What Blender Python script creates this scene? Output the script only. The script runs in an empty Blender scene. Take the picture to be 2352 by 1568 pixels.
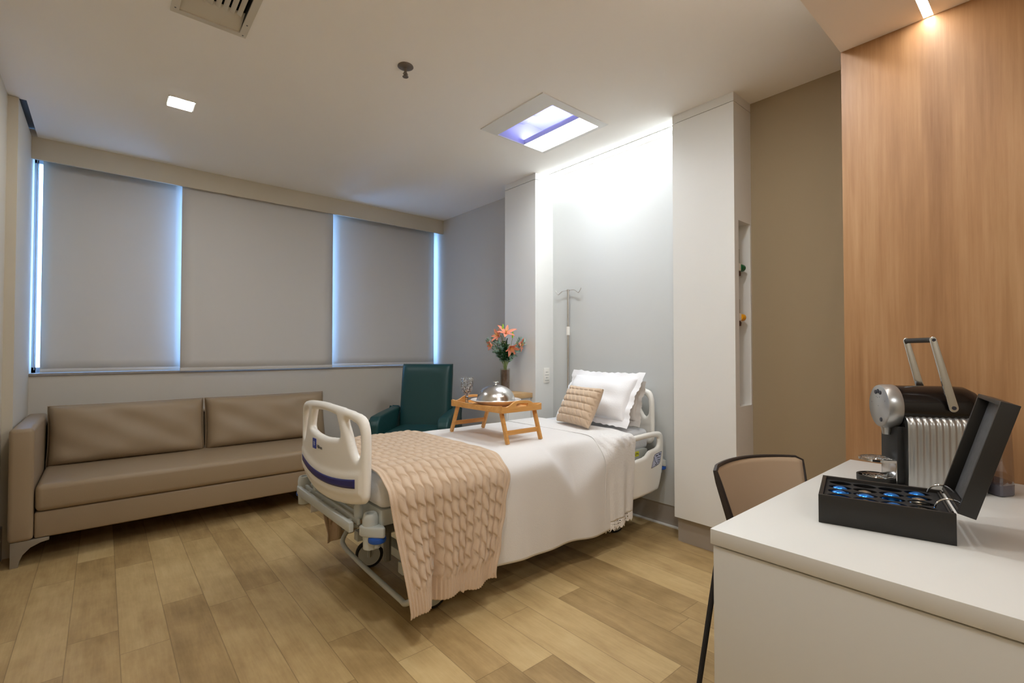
import bpy, bmesh, math, random
import numpy as np
from mathutils import Vector, Matrix

S = bpy.context.scene
C = S.collection
random.seed(7)
PI = math.pi

# ------------------------------------------------------------------ camera
YAW, PITCH, FPX = math.radians(40.53), math.radians(1.055), 1098.3
F = Vector((math.sin(YAW) * math.cos(PITCH), math.cos(YAW) * math.cos(PITCH), math.sin(PITCH)))
R = Vector((math.cos(YAW), -math.sin(YAW), 0))
U = R.cross(F)
cd = bpy.data.cameras.new('camera')
cam = bpy.data.objects.new('camera', cd)
C.objects.link(cam)
M4 = Matrix((R, U, -F)).transposed().to_4x4()
M4.translation = (0, 0, 1.2)
cam.matrix_world = M4
cd.sensor_width = 36
cd.lens = FPX / 2352 * 36
cd.clip_start = 0.02
S.camera = cam

# ------------------------------------------------------------------ world, exposure, lamp strengths
S.view_settings.view_transform = 'Standard'
S.view_settings.look = 'None'
S.view_settings.gamma = 1
S.view_settings.use_curve_mapping = False
S.view_settings.exposure = 2.03
S.cycles.max_bounces = 9
S.cycles.diffuse_bounces = 7
S.cycles.glossy_bounces = 3
S.cycles.transmission_bounces = 6
S.cycles.caustics_reflective = False
S.cycles.caustics_refractive = False
L_PANEL, L_HEAD, L_SPOT, L_ENTRY, L_FILL = 5.0, 11.5, 54.0, 11.5, 4.0
P_PANEL = 1.6      # watts of the panel's downward lamp
L_SKY = 4.5
w = bpy.data.worlds.new('daylight')
S.world = w
w.use_nodes = True
bg = w.node_tree.nodes['Background']
bg.inputs[0].default_value = (0.24, 0.50, 1.0, 1)
bg.inputs[1].default_value = L_SKY


# ------------------------------------------------------------------ helpers
def lin(c):
    return tuple(((v / 255) / 12.92 if v <= 10 else (((v / 255) + 0.055) / 1.055) ** 2.4) for v in c)


def mat(name, col, rough=0.5, metal=0.0, bump=0.0, bscale=60, spec=0.5, trans=0.0, ior=1.45, emit=None, var=0.0, vscale=3.0, sheen=0.0, alpha=1.0, coat=0.0):
    m = bpy.data.materials.new(name)
    m.use_nodes = True
    nt = m.node_tree
    p = nt.nodes['Principled BSDF']
    p.inputs['Base Color'].default_value = (*col, 1)
    p.inputs['Roughness'].default_value = rough
    p.inputs['Metallic'].default_value = metal
    p.inputs['Specular IOR Level'].default_value = spec
    p.inputs['Transmission Weight'].default_value = trans
    p.inputs['IOR'].default_value = ior
    p.inputs['Sheen Weight'].default_value = sheen
    p.inputs['Alpha'].default_value = alpha
    p.inputs['Coat Weight'].default_value = coat
    if emit:
        p.inputs['Emission Color'].default_value = (*emit[0], 1)
        p.inputs['Emission Strength'].default_value = emit[1]
    tc = nt.nodes.new('ShaderNodeTexCoord')
    if bump > 0:
        n = nt.nodes.new('ShaderNodeTexNoise')
        n.inputs['Scale'].default_value = bscale
        n.inputs['Detail'].default_value = 4
        b = nt.nodes.new('ShaderNodeBump')
        b.inputs['Strength'].default_value = bump
        b.inputs['Distance'].default_value = 0.01
        nt.links.new(tc.outputs['Object'], n.inputs['Vector'])
        nt.links.new(n.outputs['Fac'], b.inputs['Height'])
        nt.links.new(b.outputs[0], p.inputs['Normal'])
    if var > 0:
        n = nt.nodes.new('ShaderNodeTexNoise')
        n.inputs['Scale'].default_value = vscale
        n.inputs['Detail'].default_value = 3
        mx = nt.nodes.new('ShaderNodeMix')
        mx.data_type = 'RGBA'
        mx.inputs[6].default_value = (*[c * (1 - var) for c in col], 1)
        mx.inputs[7].default_value = (*[min(1, c * (1 + var)) for c in col], 1)
        nt.links.new(tc.outputs['Object'], n.inputs['Vector'])
        nt.links.new(n.outputs['Fac'], mx.inputs[0])
        nt.links.new(mx.outputs[2], p.inputs['Base Color'])
    return m


class NT:
    """small node-building helper"""
    def __init__(self, m):
        self.t = m.node_tree
        self.p = self.t.nodes['Principled BSDF']

    def n(self, kind, **inp):
        nd = self.t.nodes.new(kind)
        for k, v in inp.items():
            if k in ('operation', 'data_type', 'blend_type', 'noise_dimensions', 'feature', 'wave_type', 'bands_direction', 'distance'):
                setattr(nd, k, v)
        return nd

    def m(self, op, a, b=None):
        nd = self.t.nodes.new('ShaderNodeMath')
        nd.operation = op
        for i, v in enumerate((a, b)):
            if v is None:
                continue
            if isinstance(v, (int, float)):
                nd.inputs[i].default_value = v
            else:
                self.t.links.new(v, nd.inputs[i])
        return nd.outputs[0]

    def l(self, a, b):
        self.t.links.new(a, b)

    def xyz(self, x, y, z):
        nd = self.t.nodes.new('ShaderNodeCombineXYZ')
        for i, v in enumerate((x, y, z)):
            if isinstance(v, (int, float)):
                nd.inputs[i].default_value = v
            else:
                self.l(v, nd.inputs[i])
        return nd.outputs[0]

    def noise(self, vec, scale, detail=4, rough=0.5):
        nd = self.t.nodes.new('ShaderNodeTexNoise')
        nd.inputs['Scale'].default_value = scale
        nd.inputs['Detail'].default_value = detail
        nd.inputs['Roughness'].default_value = rough
        self.l(vec, nd.inputs['Vector'])
        return nd.outputs['Fac']

    def ramp(self, fac, stops):
        nd = self.t.nodes.new('ShaderNodeValToRGB')
        e = nd.color_ramp.elements
        while len(e) < len(stops):
            e.new(0.5)
        for i, (pos, c) in enumerate(stops):
            e[i].position = pos
            e[i].color = (*c, 1)
        self.l(fac, nd.inputs[0])
        return nd.outputs[0]

    def mix(self, fac, a, b, mode='MIX'):
        nd = self.t.nodes.new('ShaderNodeMix')
        nd.data_type = 'RGBA'
        nd.blend_type = mode
        for i, v in ((0, fac), (6, a), (7, b)):
            if isinstance(v, (int, float)):
                nd.inputs[i].default_value = v
            elif isinstance(v, tuple):
                nd.inputs[i].default_value = (*v, 1)
            else:
                self.l(v, nd.inputs[i])
        return nd.outputs[2]

    def bump(self, h, strength, dist=0.01):
        b = self.t.nodes.new('ShaderNodeBump')
        b.inputs['Strength'].default_value = strength
        b.inputs['Distance'].default_value = dist
        self.l(h, b.inputs['Height'])
        self.l(b.outputs[0], self.p.inputs['Normal'])


def world_of(o):
    m = o.matrix_basis.copy()
    while o.parent:
        o = o.parent
        m = o.matrix_basis @ m
    return m


def obj(name, bm, m, parent=None, local=False, smooth=35, label=None):
    """link one mesh object; geometry is given in world space unless local"""
    if isinstance(bm, bmesh.types.BMesh):
        me = bpy.data.meshes.new(name)
        bmesh.ops.recalc_face_normals(bm, faces=bm.faces[:])
        bm.to_mesh(me)
        bm.free()
    else:
        me = bm
    o = bpy.data.objects.new(name, me)
    me.materials.clear()
    me.materials.append(m)
    if smooth:
        me.shade_smooth()
        me.set_sharp_from_angle(angle=math.radians(smooth))
    C.objects.link(o)
    if parent:
        o.parent = parent
        if not local:
            me.transform(world_of(parent).inverted())
    if label:
        o['label'] = label
    return o


def tag(o, label, cat, group=None):
    o['label'] = label
    o['category'] = cat
    if group:
        o['group'] = group
    return o


def thing(name, label, cat, loc=(0, 0, 0), rz=0, group=None):
    o = bpy.data.objects.new(name, None)
    o.empty_display_size = 0.05
    C.objects.link(o)
    o.location = loc
    o.rotation_euler = (0, 0, rz)
    o.matrix_basis = Matrix.Translation(loc) @ Matrix.Rotation(rz, 4, 'Z')
    return tag(o, label, cat, group)


def struct(name, bm, m, parent=None, smooth=0):
    o = obj(name, bm, m, parent, smooth=smooth)
    if not parent:
        o['kind'] = 'structure'
    return o


def dup(root, loc, rz=0, label=None, group=None):
    r = root.copy()
    C.objects.link(r)
    r.location = loc
    r.rotation_euler = (0, 0, rz)
    if label:
        r['label'] = label
    if group:
        r['group'] = group
    for ch in list(root.children):
        c = ch.copy()
        C.objects.link(c)
        c.parent = r
        for g in ch.children:
            d = g.copy()
            C.objects.link(d)
            d.parent = c
    return r


def join(bm, src, mtx=None):
    me = bpy.data.meshes.new('tmp')
    src.to_mesh(me)
    src.free()
    if mtx is not None:
        me.transform(mtx)
    bm.from_mesh(me)
    bpy.data.meshes.remove(me)


def B():
    return bmesh.new()


def box(bm, x0, x1, y0, y1, z0, z1, bev=0.0, seg=2, mtx=None):
    t = bmesh.new()
    bmesh.ops.create_cube(t, size=1)
    for v in t.verts:
        v.co = Vector((x0 + (v.co.x + .5) * (x1 - x0), y0 + (v.co.y + .5) * (y1 - y0), z0 + (v.co.z + .5) * (z1 - z0)))
    if bev > 0:
        bmesh.ops.bevel(t, geom=t.edges[:], offset=bev, segments=seg, profile=0.5, affect='EDGES')
    join(bm, t, mtx)
    return bm


def bx(*a, **k):
    return box(B(), *a, **k)


def tube(bm, pts, r, segs=10, closed=False, caps=True):
    pts = [Vector(p) for p in pts]
    n = len(pts)
    rs = r if isinstance(r, (list, tuple)) else [r] * n
    rings = []
    prev = None
    for i, p in enumerate(pts):
        a = pts[(i - 1) % n] if (closed or i > 0) else p
        b = pts[(i + 1) % n] if (closed or i < n - 1) else p
        d = (b - a).normalized()
        if prev is None:
            up = Vector((0, 0, 1)) if abs(d.z) < 0.9 else Vector((1, 0, 0))
            x = d.cross(up).normalized()
        else:
            x = (prev - d * prev.dot(d)).normalized()
        prev = x
        y = d.cross(x)
        rings.append([bm.verts.new(p + (x * math.cos(2 * PI * k / segs) + y * math.sin(2 * PI * k / segs)) * rs[i]) for k in range(segs)])
    for i in range(n if closed else n - 1):
        A, Bq = rings[i], rings[(i + 1) % n]
        for k in range(segs):
            bm.faces.new((A[k], A[(k + 1) % segs], Bq[(k + 1) % segs], Bq[k]))
    if caps and not closed:
        bm.faces.new(rings[0][::-1])
        bm.faces.new(rings[-1])
    return bm


def lathe(bm, prof, origin=(0, 0, 0), axis=(0, 0, 1), segs=32, closed=False):
    """prof: list of (radius, height)"""
    q = Vector((0, 0, 1)).rotation_difference(Vector(axis).normalized()).to_matrix().to_4x4()
    q.translation = Vector(origin)
    rings = []
    for r, h in prof:
        if r < 1e-5:
            rings.append([bm.verts.new(q @ Vector((0, 0, h)))])
        else:
            rings.append([bm.verts.new(q @ Vector((r * math.cos(2 * PI * k / segs), r * math.sin(2 * PI * k / segs), h))) for k in range(segs)])
    idx = list(range(len(rings) - 1)) + ([len(rings) - 1] if closed else [])
    for i in idx:
        A, Bq = rings[i], rings[(i + 1) % len(rings)]
        for k in range(segs):
            k2 = (k + 1) % segs
            if len(A) == 1 and len(Bq) == 1:
                continue
            if len(A) == 1:
                bm.faces.new((A[0], Bq[k2], Bq[k]))
            elif len(Bq) == 1:
                bm.faces.new((A[k], A[k2], Bq[0]))
            else:
                bm.faces.new((A[k], A[k2], Bq[k2], Bq[k]))
    return bm


def grid(bm, P):
    """P: array [nu][nv] of xyz"""
    nu, nv = len(P), len(P[0])
    V = [[bm.verts.new(tuple(P[i][j])) for j in range(nv)] for i in range(nu)]
    for i in range(nu - 1):
        for j in range(nv - 1):
            bm.faces.new((V[i][j], V[i + 1][j], V[i + 1][j + 1], V[i][j + 1]))
    return bm


def solid(o, th, off=-1):
    md = o.modifiers.new('thickness', 'SOLIDIFY')
    md.thickness = th
    md.offset = off
    return o


def subsurf(o, n=1):
    md = o.modifiers.new('smooth', 'SUBSURF')
    md.levels = n
    md.render_levels = n
    return o


def holed(bm, axis, pos, th, r, holes):
    """slab: axis-aligned sheet at axis=pos..pos+th covering r=(a0,a1,b0,b1) minus rectangular holes"""
    As = sorted({r[0], r[1], *[v for h in holes for v in h[:2]]})
    Bs = sorted({r[2], r[3], *[v for h in holes for v in h[2:]]})
    for i in range(len(As) - 1):
        for j in range(len(Bs) - 1):
            ca, cb = (As[i] + As[i + 1]) / 2, (Bs[j] + Bs[j + 1]) / 2
            if any(h[0] < ca < h[1] and h[2] < cb < h[3] for h in holes):
                continue
            a0, a1, b0, b1 = As[i], As[i + 1], Bs[j], Bs[j + 1]
            lo, hi = min(pos, pos + th), max(pos, pos + th)
            if axis == 'z':
                box(bm, a0, a1, b0, b1, lo, hi)
            elif axis == 'y':
                box(bm, a0, a1, lo, hi, b0, b1)
            else:
                box(bm, lo, hi, a0, a1, b0, b1)
    bmesh.ops.remove_doubles(bm, verts=bm.verts[:], dist=1e-5)
    dead = {}
    for f in bm.faces:
        k = tuple(round(c, 4) for c in f.calc_center_median())
        dead.setdefault(k, []).append(f)
    bmesh.ops.delete(bm, geom=[f for fs in dead.values() if len(fs) > 1 for f in fs], context='FACES')
    return bm


def plate(outer, holes, th, bev, mtx):
    """filled 2D outline with holes, given thickness and rounded edges, placed by mtx"""
    cu = bpy.data.curves.new('c', 'CURVE')
    cu.dimensions = '2D'
    cu.fill_mode = 'BOTH'
    for ring in [outer] + list(holes):
        sp = cu.splines.new('POLY')
        sp.points.add(len(ring) - 1)
        for i, (a, b) in enumerate(ring):
            sp.points[i].co = (a, b, 0, 1)
        sp.use_cyclic_u = True
    cu.extrude = max(0, th / 2 - bev)
    cu.bevel_depth = bev
    cu.bevel_resolution = 2
    cu.offset = -bev
    o = bpy.data.objects.new('c', cu)
    C.objects.link(o)
    dg = bpy.context.evaluated_depsgraph_get()
    dg.update()
    me = bpy.data.meshes.new_from_object(o.evaluated_get(dg))
    bpy.data.objects.remove(o)
    bpy.data.curves.remove(cu)
    bm = B()
    bm.from_mesh(me)
    bpy.data.meshes.remove(me)
    bmesh.ops.remove_doubles(bm, verts=bm.verts[:], dist=1e-5)
    bm.transform(mtx)
    return bm


def text_bm(s, size, mtx, ext=0.0004):
    cu = bpy.data.curves.new('t', 'FONT')
    cu.body = s
    cu.size = size
    cu.extrude = ext
    cu.align_x = 'CENTER'
    cu.align_y = 'CENTER'
    o = bpy.data.objects.new('t', cu)
    C.objects.link(o)
    dg = bpy.context.evaluated_depsgraph_get()
    dg.update()
    me = bpy.data.meshes.new_from_object(o.evaluated_get(dg))
    bpy.data.objects.remove(o)
    bpy.data.curves.remove(cu)
    bm = B()
    bm.from_mesh(me)
    bpy.data.meshes.remove(me)
    bm.transform(mtx)
    return bm


def basis(o, x, y):
    """matrix with local x,y axes mapped to the given world directions"""
    x, y = Vector(x).normalized(), Vector(y).normalized()
    z = x.cross(y)
    m = Matrix((x, y, z)).transposed().to_4x4()
    m.translation = Vector(o)
    return m


YZ = basis((0, 0, 0), (0, 1, 0), (0, 0, 1))      # plate in the yz plane, normal +x
XZ = basis((0, 0, 0), (1, 0, 0), (0, 0, 1))      # plate in the xz plane, normal -y


def rrect(x0, x1, y0, y1, r, n=6):
    pts = []
    for cx, cy, a in ((x1 - r, y1 - r, 0), (x0 + r, y1 - r, 90), (x0 + r, y0 + r, 180), (x1 - r, y0 + r, 270)):
        for k in range(n + 1):
            t = math.radians(a + 90 * k / n)
            pts.append((cx + r * math.cos(t), cy + r * math.sin(t)))
    return pts


def catmull(pts, n=8, closed=True):
    P = [Vector(p) for p in pts]
    out = []
    N = len(P)
    rng = range(N) if closed else range(N - 1)
    for i in rng:
        if closed:
            p0, p1, p2, p3 = P[(i - 1) % N], P[i], P[(i + 1) % N], P[(i + 2) % N]
        else:
            p0, p1, p2, p3 = P[max(i - 1, 0)], P[i], P[i + 1], P[min(i + 2, N - 1)]
        for k in range(n):
            t = k / n
            out.append(0.5 * ((2 * p1) + (p2 - p0) * t + (2 * p0 - 5 * p1 + 4 * p2 - p3) * t * t + (3 * p1 - p0 - 3 * p2 + p3) * t ** 3))
    if not closed:
        out.append(P[-1])
    return [tuple(v) for v in out]


def sd_poly(poly, X, Y):
    """signed distance (negative inside) to a polygon, vectorised"""
    p = np.array(poly)
    d = np.full(X.shape, 1e9)
    inside = np.zeros(X.shape, bool)
    for i in range(len(p)):
        a, b = p[i - 1], p[i]
        e = b - a
        wx, wy = X - a[0], Y - a[1]
        t = np.clip((wx * e[0] + wy * e[1]) / max(e @ e, 1e-12), 0, 1)
        d = np.minimum(d, (wx - e[0] * t) ** 2 + (wy - e[1] * t) ** 2)
        cond = (a[1] > Y) != (b[1] > Y)
        with np.errstate(divide='ignore', invalid='ignore'):
            xi = a[0] + (Y - a[1]) * e[0] / e[1]
        inside ^= cond & (X < xi)
    d = np.sqrt(d)
    return np.where(inside, -d, d)


def soft_plate(outer, holes, step, T, r, warp, mtx):
    """moulded plastic plate: rounded edges from the distance to the outline; warp(a,b)->offset along the normal"""
    o = np.array(outer)
    a0, b0 = o.min(0) - 2 * step
    a1, b1 = o.max(0) + 2 * step
    A, Bv = np.meshgrid(np.arange(a0, a1, step), np.arange(b0, b1, step), indexing='ij')

    def sdf(X, Y):
        d = sd_poly(outer, X, Y)
        for h in holes:
            d = np.maximum(d, -sd_poly(h, X, Y))
        return d
    D = sdf(A, Bv)
    inside = D < 0
    cell = inside[:-1, :-1] | inside[1:, :-1] | inside[:-1, 1:] | inside[1:, 1:]
    used = np.zeros(D.shape, bool)
    used[:-1, :-1] |= cell
    used[1:, :-1] |= cell
    used[:-1, 1:] |= cell
    used[1:, 1:] |= cell
    snap = used & (~inside)
    X, Y = A.copy(), Bv.copy()
    e = 1e-4
    for _ in range(4):
        d = sdf(X, Y)
        gx = (sdf(X + e, Y) - sdf(X - e, Y)) / (2 * e)
        gy = (sdf(X, Y + e) - sdf(X, Y - e)) / (2 * e)
        X = np.where(snap, X - gx * d * .95, X)
        Y = np.where(snap, Y - gy * d * .95, Y)
    d = np.clip(-sdf(X, Y), 0, r) / r
    H = T * np.sqrt(np.maximum(0, 1 - (1 - d) ** 2))
    H[snap] = 0
    bm = B()
    Wp = warp(X, Y)
    top, bot = {}, {}
    for i, j in zip(*np.nonzero(used)):
        top[i, j] = bm.verts.new((X[i, j], Y[i, j], Wp[i, j] + H[i, j]))
        bot[i, j] = top[i, j] if snap[i, j] else bm.verts.new((X[i, j], Y[i, j], Wp[i, j] - H[i, j]))
    for i, j in zip(*np.nonzero(cell)):
        k = ((i, j), (i + 1, j), (i + 1, j + 1), (i, j + 1))
        q = [top[c] for c in k]
        bm.faces.new(q)
        q2 = [bot[c] for c in k][::-1]
        if any(v not in q for v in q2):
            try:
                bm.faces.new(q2)
            except ValueError:
                pass
    bm.transform(mtx)
    return bm


def pillow(wd, ht, th, n=28, p=2.6, q=0.5, pinch=0.05, flange=0.0, wob=0.0, disp=None, seed=0):
    """closed cushion in the xy plane, thickness along z"""
    rn = random.Random(seed)
    ph = [rn.uniform(0, 6.28) for _ in range(6)]
    bm = B()
    us = [math.sin((-1 + 2 * i / n) * PI / 2) * .5 + (-1 + 2 * i / n) * .5 for i in range(n + 1)]
    top, bot = {}, {}
    for i, u in enumerate(us):
        for j, v in enumerate(us):
            x = wd / 2 * u * (1 - pinch * (1 - v * v))
            y = ht / 2 * v * (1 - pinch * (1 - u * u))
            fu, fv = max(0, 1 - abs(u) ** p), max(0, 1 - abs(v) ** p)
            h = th / 2 * (fu * fv) ** q
            wz = wob * (math.sin(5 * u + ph[0]) * math.sin(4 * v + ph[1]) + .6 * math.sin(9 * u + 7 * v + ph[2])) * (fu * fv) ** .3
            edge = i in (0, n) or j in (0, n)
            dz = disp(u, v) if disp and not edge else 0
            wz2 = wob * (math.sin(7 * u + ph[3]) + math.sin(8 * v + ph[4])) * .8
            top[i, j] = bm.verts.new((x, y, h + wz + dz + (wz2 if flange else 0)))
            bot[i, j] = top[i, j] if edge else bm.verts.new((x, y, -h + wz * .3 + (wz2 if flange else 0)))
    for i in range(n):
        for j in range(n):
            k = ((i, j), (i + 1, j), (i + 1, j + 1), (i, j + 1))
            bm.faces.new([top[c] for c in k])
            try:
                bm.faces.new([bot[c] for c in k][::-1])
            except ValueError:
                pass
    if flange:
        # a flat embroidered flap all round
        m = 40
        per = []
        for side in range(4):
            for k in range(m):
                t = -1 + 2 * k / m
                per.append([(t, -1), (1, t), (-t, 1), (-1, -t)][side])
        V0, V1 = [], []
        for idx, (u, v) in enumerate(per):
            x = wd / 2 * u * (1 - pinch * (1 - v * v))
            y = ht / 2 * v * (1 - pinch * (1 - u * u))
            nx = (u if abs(u) > .999 else 0)
            ny = (v if abs(v) > .999 else 0)
            sc = flange * (1 + .08 * math.sin(idx * 2 * PI / 4))
            wz2 = wob * (math.sin(7 * u + ph[3]) + math.sin(8 * v + ph[4])) * .8
            V0.append(bm.verts.new((x * .97, y * .97, wz2 + .002)))
            V1.append(bm.verts.new((x + nx * sc, y + ny * sc, wz2 + .006 * math.sin(idx * .45 + ph[5]))))
        N = len(per)
        for k in range(N):
            bm.faces.new((V0[k], V1[k], V1[(k + 1) % N], V0[(k + 1) % N]))
    return bm


# ------------------------------------------------------------------ materials
m_ceil = mat('white_ceiling_paint', lin((247, 244, 239)), 0.9, var=.01, vscale=2)
m_soff = mat('soffit_paint', lin((240, 230, 220)), 0.9)
m_wall = mat('greige_wall_paint', lin((202, 196, 186)), 0.85, bump=.03, bscale=200)
m_beige = mat('beige_wall_paint', lin((204, 195, 177)), 0.8, bump=.03, bscale=200)
m_tan = mat('tan_wall_tone', lin((163, 146, 118)), 0.8, bump=.03, bscale=200)  # darker, warmer tone for the entry end of the right wall
m_white = mat('white_laminate', lin((228, 228, 225)), 0.45)
m_head = mat('white_wall_panel', lin((206, 208, 207)), 0.4)
m_plinth = mat('grey_plinth', lin((168, 160, 150)), 0.4)
m_sill = mat('stone_sill', lin((150, 145, 140)), 0.5, var=.2, vscale=40)
m_alu = mat('aluminium_frame', lin((170, 176, 185)), 0.4, metal=.6)
m_sofa = mat('taupe_leatherette', lin((152, 132, 106)), 0.42, bump=.08, bscale=350)
m_bracket = mat('satin_bracket', lin((150, 140, 125)), 0.4, metal=.3)
m_green = mat('dark_green_vinyl', lin((26, 66, 66)), 0.38, bump=.06, bscale=300)
m_plastic = mat('cream_plastic', lin((240, 237, 230)), 0.35)
m_grey = mat('light_grey_metal', lin((190, 194, 190)), 0.4)
m_dgrey = mat('dark_grey_metal', lin((95, 95, 92)), 0.45)
m_rubber = mat('black_rubber', lin((28, 26, 26)), 0.6)
m_blue = mat('blue_rubber', lin((32, 82, 168)), 0.4)
m_navy = mat('navy_stripe', lin((42, 42, 110)), 0.35)
m_logo = mat('logo_blue', lin((40, 62, 160)), 0.4)
m_ink = mat('dark_ink', lin((40, 42, 52)), 0.5)
m_cloth = mat('white_cotton', lin((226, 224, 222)), 0.9, bump=.12, bscale=260, sheen=.1)
m_lace = mat('white_embroidered_cotton', lin((228, 226, 224)), 0.9, bump=.35, bscale=90, sheen=.1)
m_gsheet = mat('pale_grey_sheet', lin((220, 222, 226)), 0.9, bump=.2, bscale=60)
m_knit = mat('beige_knit_wool', lin((208, 184, 158)), 0.95, bump=.3, bscale=420, sheen=.3)
m_pil = mat('pillow_cotton', lin((238, 238, 240)), 0.9, bump=.1, bscale=120, sheen=.1)
m_pil2 = mat('grey_pillow_cotton', lin((214, 208, 202)), 0.9, bump=.1, bscale=120)
m_chrome = mat('chrome', lin((210, 212, 212)), 0.12, metal=1)
m_steel = mat('brushed_steel', lin((214, 212, 210)), 0.24, metal=1)
m_silver = mat('silver_plastic', lin((176, 176, 174)), 0.3, metal=.75)
m_black = mat('black_gloss', lin((20, 17, 17)), 0.18)
m_bmat = mat('black_matte', lin((30, 29, 27)), 0.5, bump=.03, bscale=200)
m_box = mat('black_lacquered_wood', lin((34, 32, 30)), 0.38)
m_boxin = mat('black_flock', lin((12, 11, 12)), 0.7)
m_capb = mat('blue_foil', lin((40, 130, 225)), 0.25, metal=.7)
m_caps = mat('silver_foil', lin((180, 172, 158)), 0.25, metal=.9)
m_capk = mat('black_foil', lin((40, 36, 34)), 0.25, metal=.8)
m_desk = mat('white_desk_laminate', lin((206, 205, 200)), 0.35)
m_chair = mat('taupe_shell', lin((174, 150, 124)), 0.45)
m_trim = mat('dark_trim', lin((48, 40, 36)), 0.4)
m_plate = mat('white_porcelain', lin((236, 230, 226)), 0.12)
m_bark = mat('brown_bark', lin((104, 76, 58)), 0.9, bump=1.0, bscale=70, var=.5, vscale=60)
m_stem = mat('pale_green_stem', lin((130, 150, 90)), 0.5)
m_leaf = mat('dark_green_leaf', lin((36, 78, 40)), 0.5, var=.3, vscale=20)
m_euc = mat('blue_green_leaf', lin((158, 190, 178)), 0.6, var=.25, vscale=20)
m_lily = mat('coral_petal', lin((246, 156, 128)), 0.5, var=.18, vscale=25)
m_stamen = mat('yellow_stamen', lin((226, 190, 90)), 0.6)
m_bud = mat('lime_bud', lin((150, 200, 50)), 0.5)
m_vent = mat('vent_enamel', lin((208, 202, 188)), 0.5)
m_spr = mat('bronze_metal', lin((126, 116, 106)), .4, metal=.6)
m_dark = mat('duct_dark', lin((30, 26, 22)), 0.8)
m_valg = mat('green_knob', lin((16, 92, 50)), 0.4)
m_valy = mat('yellow_knob', lin((240, 170, 20)), 0.4)
m_brass = mat('brown_brass', lin((96, 74, 66)), 0.4, metal=.5)
m_lav = mat('lavender_reflector', lin((196, 198, 232)), 0.35)
m_yel = mat('yellow_sticker', lin((222, 222, 40)), 0.5)
m_tagb = mat('pale_blue_label', lin((186, 190, 214)), 0.5)
m_paper = mat('white_label', lin((220, 214, 200)), 0.7)


def emis(name, col, st):
    m = bpy.data.materials.new(name)
    m.use_nodes = True
    nt = m.node_tree
    nt.nodes.clear()
    e = nt.nodes.new('ShaderNodeEmission')
    e.inputs[0].default_value = (*col, 1)
    e.inputs[1].default_value = st
    o = nt.nodes.new('ShaderNodeOutputMaterial')
    nt.links.new(e.outputs[0], o.inputs[0])
    return m


e_panel = emis('panel_lamp_light', (.92, .97, 1.0), L_PANEL)
e_head = emis('head_strip_light', (.90, .96, 1.0), L_HEAD)
e_fill_spot = emis('fill_spot_light', (.95, .98, 1.0), L_SPOT)
e_sofa = emis('sofa_lamp_light', (.95, .98, 1.0), L_SPOT * .68)
e_entry = emis('entry_strip_light', (1.0, .94, .86), L_ENTRY)
e_tube = emis('recess_fill_light', (.86, .88, 1.0), 7.0)
e_fill_panel = emis('fill_panel_light', (.95, .98, 1.0), L_FILL)


def thin_glass(name, tint=(1, 1, 1), gloss=.08):
    m = bpy.data.materials.new(name)
    m.use_nodes = True
    nt = m.node_tree
    nt.nodes.clear()
    t = nt.nodes.new('ShaderNodeBsdfTransparent')
    t.inputs[0].default_value = (*tint, 1)
    g = nt.nodes.new('ShaderNodeBsdfGlossy')
    g.inputs['Roughness'].default_value = .03
    fr = nt.nodes.new('ShaderNodeLayerWeight')
    fr.inputs[0].default_value = .25
    mm = nt.nodes.new('ShaderNodeMath')
    mm.operation = 'MULTIPLY_ADD'
    mm.inputs[1].default_value = .6
    mm.inputs[2].default_value = gloss
    mx = nt.nodes.new('ShaderNodeMixShader')
    o = nt.nodes.new('ShaderNodeOutputMaterial')
    nt.links.new(fr.outputs['Facing'], mm.inputs[0])
    nt.links.new(mm.outputs[0], mx.inputs[0])
    nt.links.new(t.outputs[0], mx.inputs[1])
    nt.links.new(g.outputs[0], mx.inputs[2])
    nt.links.new(mx.outputs[0], o.inputs[0])
    return m


m_pane = thin_glass('window_glass')
m_tank = thin_glass('smoky_clear_plastic', (.80, .78, .80), .10)
m_vglass = thin_glass('clear_vase_glass', (.95, .95, .93), .06)


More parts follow.
